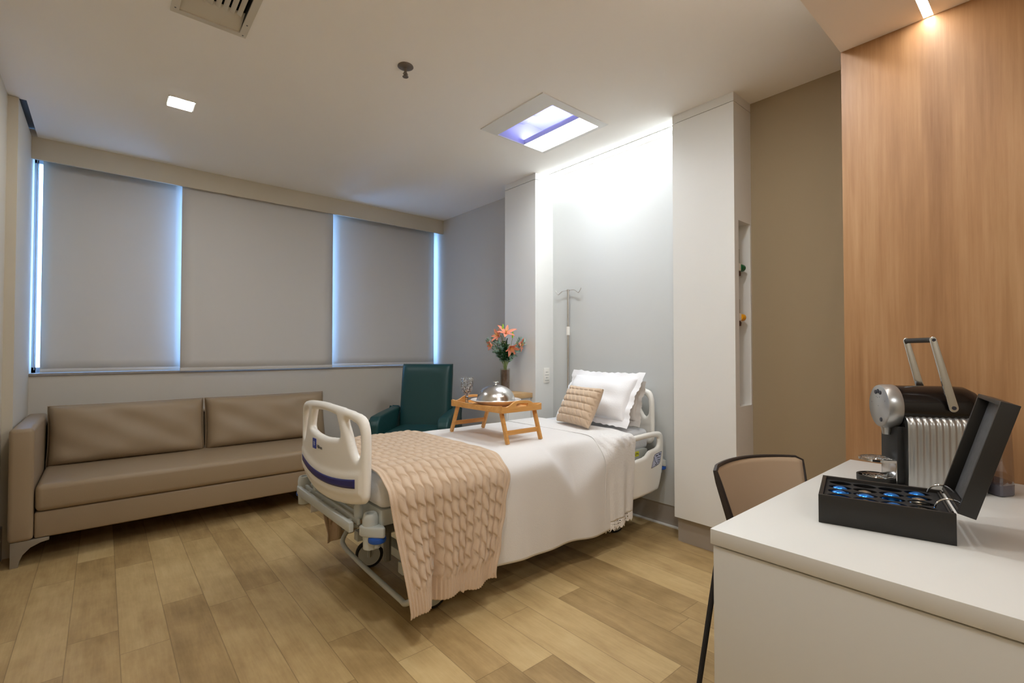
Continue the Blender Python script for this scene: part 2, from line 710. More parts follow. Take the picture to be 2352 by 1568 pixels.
def floor_mat():
    m = mat('wood_plank_vinyl', (.4, .3, .17), 0.42, spec=.35)
    k = NT(m)
    tc = k.n('ShaderNodeTexCoord')
    sp = k.n('ShaderNodeSeparateXYZ')
    k.l(tc.outputs['Object'], sp.inputs[0])
    x, y = sp.outputs[0], sp.outputs[1]
    WD, LN = .1625, .98
    xs = k.m('DIVIDE', k.m('ADD', x, 9.75 + .098), WD)
    row = k.m('FLOOR', xs)
    fx = k.m('FRACT', xs)
    wn = k.n('ShaderNodeTexWhiteNoise', noise_dimensions='1D')
    k.l(row, wn.inputs['W'])
    ys = k.m('ADD', k.m('DIVIDE', k.m('ADD', y, 10.0), LN), wn.outputs['Value'])
    pid = k.m('FLOOR', ys)
    fy = k.m('FRACT', ys)
    wn2 = k.n('ShaderNodeTexWhiteNoise', noise_dimensions='2D')
    k.l(k.xyz(row, pid, 0), wn2.inputs['Vector'])
    rnd = wn2.outputs['Value']
    # grain stretched along the plank, offset per plank
    off = k.m('MULTIPLY', rnd, 40)
    vec = k.xyz(k.m('ADD', k.m('MULTIPLY', x, 9), off), k.m('ADD', k.m('MULTIPLY', y, 1.6), off), 0)
    g1 = k.noise(vec, 1.6, 6, .62)
    vec2 = k.xyz(k.m('ADD', k.m('MULTIPLY', x, 60), off), k.m('ADD', k.m('MULTIPLY', y, 3), off), 0)
    g2 = k.noise(vec2, 2.0, 3, .6)
    vec3 = k.xyz(k.m('ADD', k.m('MULTIPLY', x, 1.3), off), k.m('ADD', k.m('MULTIPLY', y, 1), off), 0)
    g3 = k.noise(vec3, 6, 5, .6)
    f = k.m('ADD', k.m('ADD', k.m('ADD', k.m('MULTIPLY', rnd, .24), .035), k.m('MULTIPLY', g1, .45)), k.m('ADD', k.m('MULTIPLY', g2, .14), k.m('MULTIPLY', g3, .28)))
    col = k.ramp(f, [(.36, lin((138, 112, 72))), (.55, lin((174, 146, 100))), (.70, lin((196, 169, 120))), (.86, lin((211, 187, 138)))])
    ex = k.m('MINIMUM', fx, k.m('SUBTRACT', 1.0, fx))
    ey = k.m('MULTIPLY', k.m('MINIMUM', fy, k.m('SUBTRACT', 1.0, fy)), LN / WD)
    edge = k.m('LESS_THAN', k.m('MINIMUM', ex, ey), .010)
    col = k.mix(k.m('MULTIPLY', edge, .45), col, lin((92, 70, 42)))
    k.l(col, k.p.inputs['Base Color'])
    k.bump(k.m('SUBTRACT', k.m('MULTIPLY', g2, .3), edge), .12, .004)
    return m


def grain_mat(name, dark, mid, light, axis=2, scale=1.0, rough=.45, stretch=14):
    m = mat(name, mid, rough)
    k = NT(m)
    tc = k.n('ShaderNodeTexCoord')
    sp = k.n('ShaderNodeSeparateXYZ')
    k.l(tc.outputs['Object'], sp.inputs[0])
    c = [sp.outputs[i] for i in range(3)]
    a = [k.m('MULTIPLY', c[i], (1.0 if i == axis else stretch) * scale) for i in range(3)]
    b = [k.m('MULTIPLY', c[i], (2.0 if i == axis else stretch * 7) * scale) for i in range(3)]
    g = k.noise(k.xyz(*a), 1.0, 6, .6)
    h = k.noise(k.xyz(*b), 1.0, 4, .65)
    f = k.m('ADD', k.m('MULTIPLY', g, .65), k.m('MULTIPLY', h, .35))
    col = k.ramp(f, [(.3, dark), (.5, mid), (.7, light)])
    k.l(col, k.p.inputs['Base Color'])
    k.bump(h, .06, .003)
    return m


m_floor = floor_mat()
m_oak = grain_mat('oak_veneer_wall', lin((138, 98, 62)), lin((166, 124, 84)), lin((186, 148, 108)), 2, .9, .42, 9)
m_bamboo = grain_mat('bamboo', lin((196, 140, 76)), lin((216, 160, 92)), lin((230, 180, 114)), 0, 4, .4, 5)
m_pine = grain_mat('light_wood_top', lin((176, 140, 96)), lin((196, 160, 114)), lin((212, 178, 132)), 0, 4, .5, 6)


def blind_mat():
    m = mat('grey_roller_fabric', lin((208, 205, 201)), .9, bump=.05, bscale=500)
    nt = m.node_tree
    p = nt.nodes['Principled BSDF']
    tr = nt.nodes.new('ShaderNodeBsdfTranslucent')
    tr.inputs[0].default_value = (.5, .55, .65, 1)
    mx = nt.nodes.new('ShaderNodeMixShader')
    mx.inputs[0].default_value = .015
    o = [n for n in nt.nodes if n.type == 'OUTPUT_MATERIAL'][0]
    nt.links.new(p.outputs[0], mx.inputs[1])
    nt.links.new(tr.outputs[0], mx.inputs[2])
    nt.links.new(mx.outputs[0], o.inputs[0])
    return m


m_blind = blind_mat()


def eyelet_mat():
    """embroidered hem: small eyelet holes pierced through the cloth"""
    m = mat('eyelet_lace', lin((236, 232, 228)), .9, bump=.4, bscale=150)
    k = NT(m)
    tc = k.n('ShaderNodeTexCoord')
    v = k.n('ShaderNodeTexVoronoi')
    v.inputs['Scale'].default_value = 62
    v.inputs['Randomness'].default_value = .35
    k.l(tc.outputs['Object'], v.inputs['Vector'])
    a = k.m('GREATER_THAN', v.outputs['Distance'], .30)
    k.l(a, k.p.inputs['Alpha'])
    return m


m_eyelet = eyelet_mat()


def crystal_mat():
    m = mat('cut_crystal', (1, 1, 1), .03, trans=1, ior=1.45)
    k = NT(m)
    tc = k.n('ShaderNodeTexCoord')
    v = k.n('ShaderNodeTexVoronoi')
    v.inputs['Scale'].default_value = 70
    v.inputs['Randomness'].default_value = .2
    k.l(tc.outputs['Object'], v.inputs['Vector'])
    k.bump(v.outputs['Distance'], .8, .02)
    return m


m_crystal = crystal_mat()

# ================================================================== SETTING
XL, XR, YW, YP, HC, HS, XO, YS = -.395, 2.962, 4.755, 4.677, 2.69, 2.456, 2.352, .615
XLL = -.44
XP = 2.739
PL = (2.903, 3.302)      # left pillar y span
PR = (1.244, 1.6325)     # right pillar y span

struct('floor', bx(-1.2, 3.2, -2.2, 5.2, -.06, 0), m_floor)
# ceiling with openings for the light panel, the vent and a shadow gap beside the pilaster
holes = [(2.040, 2.492, 2.012, 2.562), (.225, .478, 1.97, 2.518), (-.43, -.365, 4.03, 4.676)]
struct('ceiling', holed(B(), 'z', HC, .05, (-.56, 3.1, YS, 4.95), holes), m_ceil)
struct('ceiling_gap', bx(-.5, -.3, 4.0, 4.72, HC + .055, HC + .075), m_dgrey)
holes = [(.25, XO - .006, .318, .346), (.30, .90, -1.50, -.90)]
bm = holed(B(), 'z', HS, .05, (-.56, XO + .1, -2.2, YS), holes)
box(bm, -.56, XO + .1, YS - .05, YS, HS + .05, HC + .05)
struct('ceiling_soffit', bm, m_soff)

# right wall (behind bed head), wood clad block of the entry, left wall, back wall
struct('wall_right', bx(XR, XR + .1, 1.45, 4.95, 0, HC + .05), m_wall)
struct('wall_right_entry', bx(XR, XR + .1, .5, 1.45, 0, HC + .05), m_tan)
struct('wall_wood', bx(XO, XR + .1, -2.2, YS, 0, HC + .02), m_oak)
struct('wall_left', bx(XLL - .1, XLL, -2.2, 5.0, 0, HC + .05), m_beige)
struct('wall_left_pilaster', bx(XLL, XL, 4.005, 4.95, 0, HC - .004), m_beige)
struct('baseboard_left', bx(XLL, XLL + .012, -2.2, 4.005, 0, .19, bev=.002), m_plinth)
struct('wall_back', bx(-.6, XO + .1, -2.3, -2.2, 0, HC), m_beige)
# window wall: parapet below the sill and lintel above
bm = bx(XLL, XR + .1, YW, YW + .22, 0, 1.018)
box(bm, XLL, XR + .1, YW, YW + .22, 2.61, HC + .05)
struct('wall_window', bm, m_wall)
struct('trim_pelmet', bx(XL, XR, YP, YP + .02, 2.535, HC, bev=.001), m_beige)
struct('trim_sill', bx(XL, XR, YW - .012, YW + .21, 1.018, 1.036, bev=.003), m_sill)
# window: aluminium frame with two mullions and three panes
wf = B()
yf0, yf1 = YW + .15, YW + .19
for a, b in ((XL, XL + .022), (.48, .52), (1.68, 1.72), (XR - .035, XR)):
    box(wf, a, b, yf0, yf1, 1.036, 2.61)
box(wf, XL, XR, yf0, yf1, 1.036, 1.075)
box(wf, XL, XR, yf0, yf1, 2.57, 2.61)
win = struct('window_1', wf, m_alu)
for a, b in ((XL + .022, .48), (.52, 1.68), (1.72, XR - .035)):
    struct('pane', bx(a, b, yf0 + .015, yf0 + .021, 1.075, 2.57), m_pane, win)


# roller blinds, each with its tube and bottom bar
def blind(x0, x1, y, zb, label):
    t = thing('roller_blind', label, 'blind', ((x0 + x1) / 2, y, zb), group='grey roller blinds over the wide window')
    n = 14
    P = [[(x0 + (x1 - x0) * i / n, y + .004 * math.sin(i * .9) * (1 - j / 20), zb + (2.60 - zb) * j / 20) for j in range(21)] for i in range(n + 1)]
    o = obj('fabric', grid(B(), P), m_blind, t)
    solid(o, .001, 0)
    obj('bottom_bar', bx(x0, x1, y - .006, y + .008, zb - .012, zb + .016, bev=.004), m_blind, t)
    bm = tube(B(), [(x0 - .01, y + .02, 2.595), (x1 + .01, y + .02, 2.595)], .018, 12)
    obj('roller', bm, m_alu, t)


blind(-.345, .500, YW + .065, 1.050, 'grey roller blind at the wall end of the window, above the sofa arm')
blind(.478, 1.713, YW - .030, 1.042, 'wide grey middle roller blind hanging in front of the sill')
blind(1.742, 2.921, YW + .065, 1.050, 'grey roller blind above the dark green armchair')
bm = tube(B(), [(-.372, YW + .03, 2.58), (-.374, YW + .03, 1.2), (-.372, YW + .03, 1.06)], .003, 6)
tag(obj('blind_chain', bm, m_alu), 'thin bead chain hanging at the wall end of the window', 'chain')

# pillars flanking the bed head: tall white laminate boxes with a top filler and recessed plinth
def pillar(name, y0, y1, niche=None):
    zb = .158
    bm = B()
    zt = HC - .055
    if niche:
        a0, a1, b0, b1 = niche
        d = .10
        box(bm, XP, XR, y0 + d, y1, zb, zt)
        holed_bm = holed(B(), 'y', y0, d, (XP, XR, zb, zt), [niche])
        join(bm, holed_bm)
    else:
        box(bm, XP, XR, y0, y1, zb, zt, bev=.002)
    o = struct(name, bm, m_white)
    f = struct('filler', bx(XP + .001, XR, y0, y1, HC - .051, HC), m_white, o)
    p = struct('plinth', bx(XP + .035, XR, y0 + .004, y1 - .004, 0, zb), m_plinth, o)
    return o


pillar('trim_pillar_1', *PL)
pillar('trim_pillar_2', *PR, niche=(2.790, 2.945, .875, 1.955))
struct('wall_headboard_panel', bx(2.948, XR, PR[1], PL[0], .145, HC - .007), m_head)
struct('baseboard_head', bx(2.955, XR, PR[1], PL[0], .012, .143), m_plinth)
struct('trim_floor_strip', bx(2.935, XR, PR[1], PL[0], 0, .012, bev=.003), m_white)

# ================================================================== CEILING FITTINGS
# large light panel: white frame around an opening with lavender reflectors and one lit diffuser
t = thing('ceiling_light_panel', 'large square ceiling light with white frame and lavender reflectors above the bed', 'ceiling light', (2.22, 2.26, HC - .006))
fr = holed(B(), 'z', HC - .006, .006, (1.912, 2.512, 1.962, 2.562), [(2.05, 2.482, 2.022, 2.552)])
obj('frame', fr, m_white, t, smooth=0)
bm = B()
d = .16
box(bm, 2.04, 2.05, 2.012, 2.562, HC, HC + d)
box(bm, 2.482, 2.492, 2.012, 2.562, HC, HC + d)
box(bm, 2.05, 2.482, 2.012, 2.022, HC, HC + d)
box(bm, 2.05, 2.482, 2.552, 2.562, HC, HC + d)
box(bm, 2.04, 2.492, 2.012, 2.562, HC + d, HC + d + .01)
obj('housing', bm, m_lav, t, smooth=0)
for y0, y1 in ((2.03, 2.20), (2.21, 2.38), (2.39, 2.545)):
    P = [[(2.055 + .235 * i / 12, y, HC + .003 + .135 * math.sin(PI * .5 * i / 12)) for y in (y0, y1)] for i in range(13)]
    solid(obj('reflector', grid(B(), P), m_lav, t), .002)
obj('diffuser', bx(2.298, 2.480, 2.024, 2.550, HC - .004, HC - .001), e_panel, t, smooth=0)
ld_ = bpy.data.lights.new('panel_lamp', 'AREA')
ld_.shape = 'RECTANGLE'
ld_.size, ld_.size_y = .18, .52
ld_.energy = P_PANEL
ld_.color = (.92, .97, 1.0)
ld_.spread = math.radians(150)
lo_ = bpy.data.objects.new('lamp', ld_)
C.objects.link(lo_)
lo_.parent = t
lo_.location = Vector((2.389, 2.287, HC - .0055)) - t.location
obj('diffuser_tray', box(bx(2.296, 2.482, 2.022, 2.552, HC, HC + .004), 2.294, 2.297, 2.022, 2.552, HC - .005, HC + .03), m_lav, t, smooth=0)
obj('fill_tube', tube(B(), [(2.325, 2.05, HC + .025), (2.325, 2.525, HC + .025)], .008, 10), e_tube, t)  # hidden tube added above the tray to brighten the reflectors

# light strip over the bed head
t = thing('light_strip', 'bright white light strip in the ceiling over the bed head', 'light strip', (2.872, 2.268, HC - .004))
obj('diffuser', bx(2.862, 2.882, PR[1] + .004, PL[0] - .004, HC - .014, HC), e_head, t, smooth=0)
obj('profile', box(bx(2.856, 2.862, PR[1] + .004, PL[0] - .004, HC - .006, HC), 2.882, 2.888, PR[1] + .004, PL[0] - .004, HC - .006, HC), m_white, t, smooth=0)

# small square lamps: one over the sofa, two unseen ones added nearer the entry as fill
def downlight(x, y, label, em=e_fill_spot):
    t = thing('square_downlight', label, 'ceiling light', (x, y, HC - .004), group='small square ceiling downlights')
    obj('frame', holed(B(), 'z', HC - .004, .004, (x - .068, x + .068, y - .075, y + .075), [(x - .06, x + .06, y - .067, y + .067)]), m_white, t, smooth=0)
    obj('diffuser', bx(x - .06, x + .06, y - .067, y + .067, HC - .005, HC - .001), em, t, smooth=0)


downlight(.34, 3.475, 'small square lit downlight in the ceiling above the sofa', e_sofa)
downlight(.50, 1.08, 'added fill downlight between the sofa and the entry')
downlight(1.60, .90, 'added fill downlight beside the desk chair, before the bed')

# entry light strip, and an unseen soffit panel added to fill the room
t = thing('light_strip', 'lit linear strip in the lowered ceiling ending at the wood wall', 'light strip', (1.3, .332, HS))
obj('diffuser', bx(.25, XO - .006, .318, .346, HS + .001, HS + .006), e_entry, t, smooth=0)
t = thing('ceiling_light_panel', 'added fill light panel in the lowered ceiling of the entry', 'ceiling light', (.60, -1.2, HS))
obj('diffuser', bx(.30, .90, -1.50, -.90, HS + .001, HS + .006), e_fill_panel, t, smooth=0)

# sprinkler
t = thing('ceiling_sprinkler', 'small metal fire sprinkler under the ceiling', 'sprinkler', (1.189, 2.251, HC))
cx, cy = 1.189, 2.251
obj('escutcheon', lathe(B(), [(0, 0), (.040, 0), (.041, -.003), (.030, -.008), (.012, -.010), (0, -.010)], (cx, cy, HC)), m_spr, t)
obj('stem', tube(B(), [(cx, cy, HC - .008), (cx, cy, HC - .045)], .007, 10), m_spr, t)
bm = B()
for s in (-1, 1):
    tube(bm, [(cx + s * .004, cy, HC - .03), (cx + s * .013, cy, HC - .042), (cx, cy, HC - .056)], .0025, 6)
obj('yoke', bm, m_spr, t)
obj('deflector', lathe(B(), [(0, 0), (.016, 0), (.015, -.002), (0, -.003)], (cx, cy, HC - .055), segs=16), m_spr, t)

# air vent
t = thing('air_vent', 'white rectangular air vent with louvres in the ceiling', 'vent', (.35, 2.24, HC - .006))
obj('frame', holed(B(), 'z', HC - .006, .008, (.205, .498, 1.95, 2.538), [(.235, .468, 1.98, 2.508)]), m_vent, t, smooth=0)
bm = B()
box(bm, .225, .478, 1.97, 2.518, HC + .10, HC + .105)
for a in (.225, .468):
    box(bm, a, a + .01, 1.97, 2.518, HC, HC + .10)
for a in (1.97, 2.508):
    box(bm, .225, .478, a, a + .01, HC, HC + .10)
obj('duct', bm, m_dark, t, smooth=0)
mt = Matrix.Translation((0, 2.508, HC)) @ Matrix.Rotation(math.radians(-12), 4, 'X')
obj('deflector', bx(.235, .468, -.115, 0, 0, .003, mtx=mt), m_vent, t, smooth=0)
for i in range(8):
    x = .250 + i * .028
    mt = Matrix.Translation((x, 0, HC + .012)) @ Matrix.Rotation(math.radians(28), 4, 'Y')
    obj('louvre', bx(-.0098, .0098, 1.985, 2.405, -.0015, .0015, mtx=mt), m_vent, t, smooth=0)
for (x, y) in ((.220, 2.03), (.483, 2.43), (.483, 2.52), (.220, 2.50)):
    bm = lathe(B(), [(0, 0), (.004, 0), (.003, -.0015), (0, -.002)], (x, y, HC - .006), segs=10)
    obj('screw', bm, m_dgrey, t)

# ================================================================== SOFA
t = thing('sofa', 'long taupe leatherette sofa with one arm under the window', 'sofa', (.58, 4.2, 0))
XS0, XS1, YF, YB = -.388, 1.56, 3.785, 4.66
obj('base', bx(-.284, XS1, YF + .015, YB, .14, .287, bev=.012, seg=3), m_sofa, t)
# seat with a softly crowned front
bm = B()
n1, n2 = 40, 22
prof = []
for k in range(9):
    a = PI / 2 * k / 8
    prof.append((YF + .03 - .03 * math.sin(a) if k else YF + .03, .292 + .02 - .02 * math.cos(a)))
bm = bx(-.282, XS1 + .004, YF - .004, 4.56, .289, .440, bev=.030, seg=4)
for v in bm.verts:
    if v.co.z > .43:
        v.co.z += .008 * math.sin(PI * min(1, max(0, (v.co.y - YF) / .75)))
obj('seat', bm, m_sofa, t)
bm = bx(XS0, -.286, YF - .005, YB, .14, .764, bev=.022, seg=4)
bmesh.ops.subdivide_edges(bm, edges=[e for e in bm.edges if e.calc_length() > .3], cuts=3)
obj('arm', bm, m_sofa, t)
obj('back', bx(-.284, XS1, 4.53, YB, .285, .72, bev=.02, seg=3), m_sofa, t)
for i, (x0, x1, lab) in enumerate(((-.278, .607, None), (.615, 1.535, None))):
    wd = x1 - x0
    bm = pillow(wd, .40, .19, n=30, p=7, q=.42, pinch=.018, wob=.005, seed=i + 3)
    mt = Matrix.Translation(((x0 + x1) / 2, 4.437, .625)) @ Matrix.Rotation(math.radians(80), 4, 'X')
    bm.transform(mt)
    o = obj('back_cushion', bm, m_sofa, t, smooth=60)
    per = []
    for s in range(4):
        for k in range(12):
            tt = -1 + 2 * k / 12
            u, v = [(tt, -1), (1, tt), (-tt, 1), (-1, -tt)][s]
            per.append(mt @ Vector((wd / 2 * u * (1 - .018 * (1 - v * v)), .2 * v * (1 - .018 * (1 - u * u)), 0)))
    obj('piping', tube(B(), per, .004, 6, closed=True), m_sofa, o)
legp = [(0, .14), (0, 0), (.032, 0), (.036, .03), (.05, .065), (.08, .098), (.12, .117), (.155, .124), (.155, .14)]
for (x, s, y) in ((XS0 + .012, 1, YF + .01), (XS1 - .01, -1, YF + .01), (XS0 + .012, 1, YB - .05), (XS1 - .01, -1, YB - .05)):
    bm = plate([(a, b) for a, b in legp], [], .030, .001, basis((x, y + .015, 0), (s, 0, 0), (0, 0, 1)))
    obj('leg', bm, m_bracket, t)

# ================================================================== GREEN ARMCHAIR
fx, fy = -.72, -.69
rz = math.atan2(fy, fx) + PI / 2
t = thing('recliner', 'dark green vinyl reclining armchair in the corner by the window', 'armchair', (2.27, 3.962, 0), rz)
bm = pillow(.50, .72, .16, n=26, p=9, q=.33, pinch=0)
bm.transform(Matrix.Translation((0, .175, .712)) @ Matrix.Rotation(math.radians(80), 4, 'X'))
obj('backrest', bm, m_green, t, local=True, smooth=60)
bm = pillow(.50, .56, .16, n=20, p=8, q=.35, pinch=0)
bm.transform(Matrix.Translation((0, -.13, .42)))
obj('seat', bm, m_green, t, local=True, smooth=60)
for s in (-1, 1):
    out = [(-.40, .16), (-.42, .50), (-.41, .57), (-.37, .61), (-.30, .630), (.12, .650), (.16, .62), (.16, .16)]
    bm = plate(catmull(out, 4), [], .10, .02, basis((s * .305, 0, 0), (0, 1, 0), (0, 0, 1)))
    obj('arm', bm, m_green, t, local=True)
obj('base', bx(-.25, .25, -.36, .18, .12, .34, bev=.01), m_green, t, local=True)
for (x, y) in ((-.27, -.34), (.27, -.34), (-.27, .13), (.27, .13)):
    obj('leg', lathe(B(), [(0, .0), (.018, 0), (.022, .16), (0, .16)], (x, y, 0), segs=14), m_dgrey, t, local=True)
obj('footrest', bx(-.24, .24, -.44, -.37, .14, .46, bev=.025, seg=3), m_green, t, local=True)

# ================================================================== BED
bed = thing('hospital_bed', 'white wheeled hospital bed with moulded ends and blue bumpers', 'bed', (1.86, 2.285, 0))
YN, YFAR, YC = 1.86, 2.71, 2.285
ZT = .668
bm = bx(.885, 2.835, YN + .02, YFAR, .53, ZT, bev=.035, seg=4)
obj('mattress', bm, m_gsheet, bed)
obj('deck', box(bx(.90, 2.80, YN + .04, YFAR - .02, .455, .525, bev=.008), 2.52, 2.78, YN - .005, YN + .045, .478, .545, bev=.006), m_grey, bed)


def end_outline(yc):
    pts = [(-.405, .62), (-.408, .80), (-.402, .87), (-.375, .918), (-.31, .936), (-.16, .950), (0, .955), (.16, .950), (.31, .936), (.375, .918), (.402, .87),
           (.408, .80), (.405, .62), (.395, .575), (.355, .553), (.2, .525), (0, .512), (-.2, .525), (-.355, .553), (-.395, .575)]
    return [(yc + a, b) for a, b in catmull(pts, 5)]


def end_holes(yc):
    c = [(-.150, .806), (-.185, .814), (-.190, .835), (-.160, .895), (-.135, .908), (0, .916), (.135, .908), (.160, .895), (.190, .835), (.185, .814), (.150, .806), (0, .796)]
    s = [(.235, .897), (.30, .893), (.345, .876), (.362, .84), (.364, .78), (.350, .745), (.330, .742), (.300, .775), (.265, .84)]
    return [[(yc + a, b) for a, b in catmull(c, 4)], [(yc + a, b) for a, b in catmull(s, 4)], [(yc - a, b) for a, b in catmull(s, 4)[::-1]]]


def foot_warp(sign, yc):
    def wv(Y, Z):
        a = (Y - yc) / .41
        bow = -.035 * (1 - a * a)
        # raised belly panels with sweeping steps
        arc1 = .700 - .05 * (1 - a * a)
        arc2 = .600 - .045 * (1 - a * a)
        step = .006 * (1 / (1 + np.exp((Z - arc1) / .004))) - .010 * (1 / (1 + np.exp((Z - arc2) / .004)))
        return sign * (bow - step * (np.abs(a) < .93))
    return wv


XF, XH = .842, 2.872
YCF, YCH = 2.300, 2.268
foot = obj('footboard', soft_plate(end_outline(YCF), end_holes(YCF), .0085, .019, .022, foot_warp(1, YCF), Matrix.Translation((XF, 0, 0)) @ YZ), m_plastic, bed, smooth=70)
head = obj('headboard', soft_plate(end_outline(YCH), end_holes(YCH), .0100, .019, .022, foot_warp(-1, YCH), Matrix.Translation((XH, 0, 0)) @ YZ), m_plastic, bed, smooth=70)


def on_foot(y, z, lift=.0015):
    wv = foot_warp(1, YCF)
    return (XF + float(wv(np.array(y), np.array(z))) - .019 - lift, y, z)


# navy stripe sweeping across the footboard
P = []
for i in range(41):
    a = -.345 + .69 * i / 40
    aa = a / .345
    zc = .640 - .030 * (1 - aa * aa)
    hh = .0165 * (1 + .15 * aa)
    P.append([on_foot(YCF - a, zc + hh * s) for s in (-1, -.5, 0, .5, 1)])
solid(obj('stripe', grid(B(), P), m_navy, foot, label='navy blue stripe'), .001, 0)
# emblem: blue square with a small white mark and the maker's lettering
pm = basis(on_foot(2.403, .748, .0022), (0, -1, 0), (0, 0, 1))
lg = obj('emblem', plate(rrect(-.024, .024, -.024, .024, .002, 2), [], .002, .0003, pm), m_logo, foot, label='small blue square emblem')
mk = B()
for ang in (30, 90, 150):
    box(mk, -.012, .012, -.0025, .0025, .0008, .0016, mtx=pm @ Matrix.Rotation(math.radians(ang), 4, 'Z'))
obj('emblem_mark', mk, m_tagb, foot)
obj('lettering', text_bm('Hillrom', .023, basis(on_foot(2.327, .740, .002), (0, -1, 0), (0, 0, 1))), m_ink, foot)

# foot rail, clamps and linen shelf bars under the footboard
bm = B()
box(bm, .800, .822, 2.00, 2.70, .425, .468, bev=.004)
box(bm, .838, .852, 2.00, 2.70, .450, .474, bev=.003)
box(bm, .866, .880, 2.00, 2.70, .458, .476, bev=.003)
for y in (2.06, 2.24, 2.42, 2.60):
    box(bm, .806, .876, y, y + .018, .442, .461, bev=.002)
obj('foot_rail', bm, m_grey, bed)
for y in (2.03, 2.56):
    obj('clamp', lathe(B(), [(0, 0), (.016, .0), (.020, .012), (.020, .05), (.014, .064), (0, .066)], (.855, y, .468), segs=16), m_grey, bed)


def bumper(x, y, sx, sy):
    bm = lathe(B(), [(0, -.085), (.030, -.085), (.033, .0), (.034, .035), (.030, .055), (.026, .062), (.016, .062), (.015, .045), (0, .045)], (x, y, .448), segs=24)
    ob = obj('bumper_housing', bm, m_grey, bed)
    arm = catmull([(-.03, -.034), (.035, -.030), (.075, -.010), (.082, .0), (.075, .010), (.035, .030), (-.03, .034)], 4)
    bm = plate(arm, [], .045, .008, Matrix.Translation((x, y, .440)) @ Matrix.Rotation(math.atan2(sy, sx), 4, 'Z'))
    obj('bumper_arm', bm, m_grey, ob)
    d = Vector((sx, sy)).normalized() * .040
    obj('roller', lathe(B(), [(0, 0), (.030, 0), (.036, .004), (.038, .012), (.036, .021), (.030, .025), (0, .025)], (x + d.x, y + d.y, .394), segs=26), m_blue, ob, label='blue bumper roller')
    obj('roller_pin', tube(B(), [(x + d.x, y + d.y, .372), (x + d.x, y + d.y, .40)], .012, 12), m_grey, ob)


bumper(.872, 1.945, .35, -1)
bumper(.850, 2.750, .2, 1)
bumper(2.890, 1.868, 0, -1)
bumper(2.890, 2.655, 0, 1)

# base frame, lift posts and the U-shaped pedal tube
bm = B()
for y in (2.02, 2.53):
    box(bm, 1.05, 2.68, y - .025, y + .025, .17, .225, bev=.006)
for x in (1.14, 1.85, 2.58):
    box(bm, x - .03, x + .03, 2.02, 2.53, .175, .22, bev=.006)
obj('base_frame', bm, m_grey, bed)
for x in (1.42, 2.34):
    obj('lift_post', box(bx(x - .09, x + .09, 2.16, 2.40, .20, .34, bev=.02), x - .06, x + .06, 2.20, 2.36, .33, .47, bev=.015), m_dgrey, bed)
bm = B()
for y in (2.05, 2.55):
    tube(bm, [(1.0, y, .24), (1.0, y, .46)], .018, 10)
box(bm, .94, 1.02, 1.95, 2.62, .40, .46, bev=.01)
obj('foot_frame', bm, m_dgrey, bed)
p = catmull([(1.13, 2.56, .22), (1.06, 2.605, .225), (1.01, 2.60, .175), (1.0, 2.56, .145), (1.0, 2.4, .128), (1.0, 2.1, .116), (1.0, 1.93, .112), (1.0, 1.87, .115), (1.03, 1.85, .15), (1.12, 1.96, .20)], 6, False)
obj('pedal_tube', tube(B(), p, .0125, 12), m_grey, bed)
for (x, y, a) in ((1.135, 2.545, 25), (1.175, 1.955, 20), (2.585, 1.975, 15), (2.585, 2.545, 10)):
    aa = math.radians(a)
    ax = Vector((math.sin(aa), math.cos(aa), 0))
    c0 = Vector((x, y, .074))
    wh = obj('caster_wheel', lathe(B(), [(0, -.016), (.058, -.016), (.060, -.012), (.060, .012), (.058, .016), (0, .016)], c0, ax, 30), m_grey, bed)
    obj('tyre', lathe(B(), [(.058, -.017), (.068, -.016), (.074, -.008), (.074, .008), (.068, .016), (.058, .017)], c0, ax, 30, closed=True), m_rubber, wh, label='black rubber tyre')
    bm = lathe(B(), [(0, 0), (.024, 0), (.024, .03), (.020, .07), (0, .07)], (x, y, .135), segs=16)
    sd = ax * .022
    for s in (-1, 1):
        q = c0 + ax * s * .024
        tube(bm, [q + Vector((0, 0, -.008)), q + Vector((0, 0, .07))], .011, 8)
    obj('caster_fork', bm, m_grey, wh)

# raised side rail at the head, near side
YR = 1.812
out = catmull([(2.43, .650), (2.55, .656), (2.76, .660), (2.845, .655), (2.878, .635), (2.888, .60), (2.886, .48), (2.865, .38), (2.832, .295), (2.80, .272), (2.62, .258), (2.5, .262), (2.43, .29)], 5)
hol = catmull([(2.455, .614), (2.6, .620), (2.76, .624), (2.822, .618), (2.832, .60), (2.826, .565), (2.795, .550), (2.735, .543), (2.705, .528), (2.678, .512), (2.6, .503), (2.455, .500)], 4)
rail = obj('side_rail', soft_plate(out, [hol], .0075, .015, .018, lambda a, b: 0 * a, Matrix.Translation((0, YR, 0)) @ XZ), m_plastic, bed, smooth=70)
ro = [(2.735, .428), (2.800, .438), (2.826, .445), (2.838, .460), (2.857, .524), (2.792, .516), (2.776, .511), (2.767, .498)]
pm = Matrix.Translation((0, YR - .0155, 0)) @ XZ
lab = obj('label', plate(ro, [[(a + (2.797 - a) * .045, b + (.474 - b) * .06) for a, b in ro]], .0022, .0003, pm), m_ink, rail, label='dark outlined label')
obj('label_face', plate([(a + (2.797 - a) * .045, b + (.474 - b) * .06) for a, b in ro], [], .0014, .0002, pm), m_tagb, rail, label='pale blue label')
bm = B()
tube(bm, [(2.765, YR - .0172, .500), (2.775, YR - .0172, .470), (2.80, YR - .0172, .448)], .0014, 6)
for (a, b, ww, hh) in ((2.798, .502, .012, .006), (2.832, .508, .010, .007), (2.815, .488, .016, .003), (2.820, .472, .014, .003), (2.785, .446, .006, .004), (2.815, .458, .010, .003)):
    box(bm, a - ww, a + ww, YR - .0176, YR - .0166, b - hh / 2, b + hh / 2)
obj('label_marks', bm, m_ink, rail)
pm = basis((2.655, YN - .0062, .523), (1, 0, 0), (0, 0, 1))
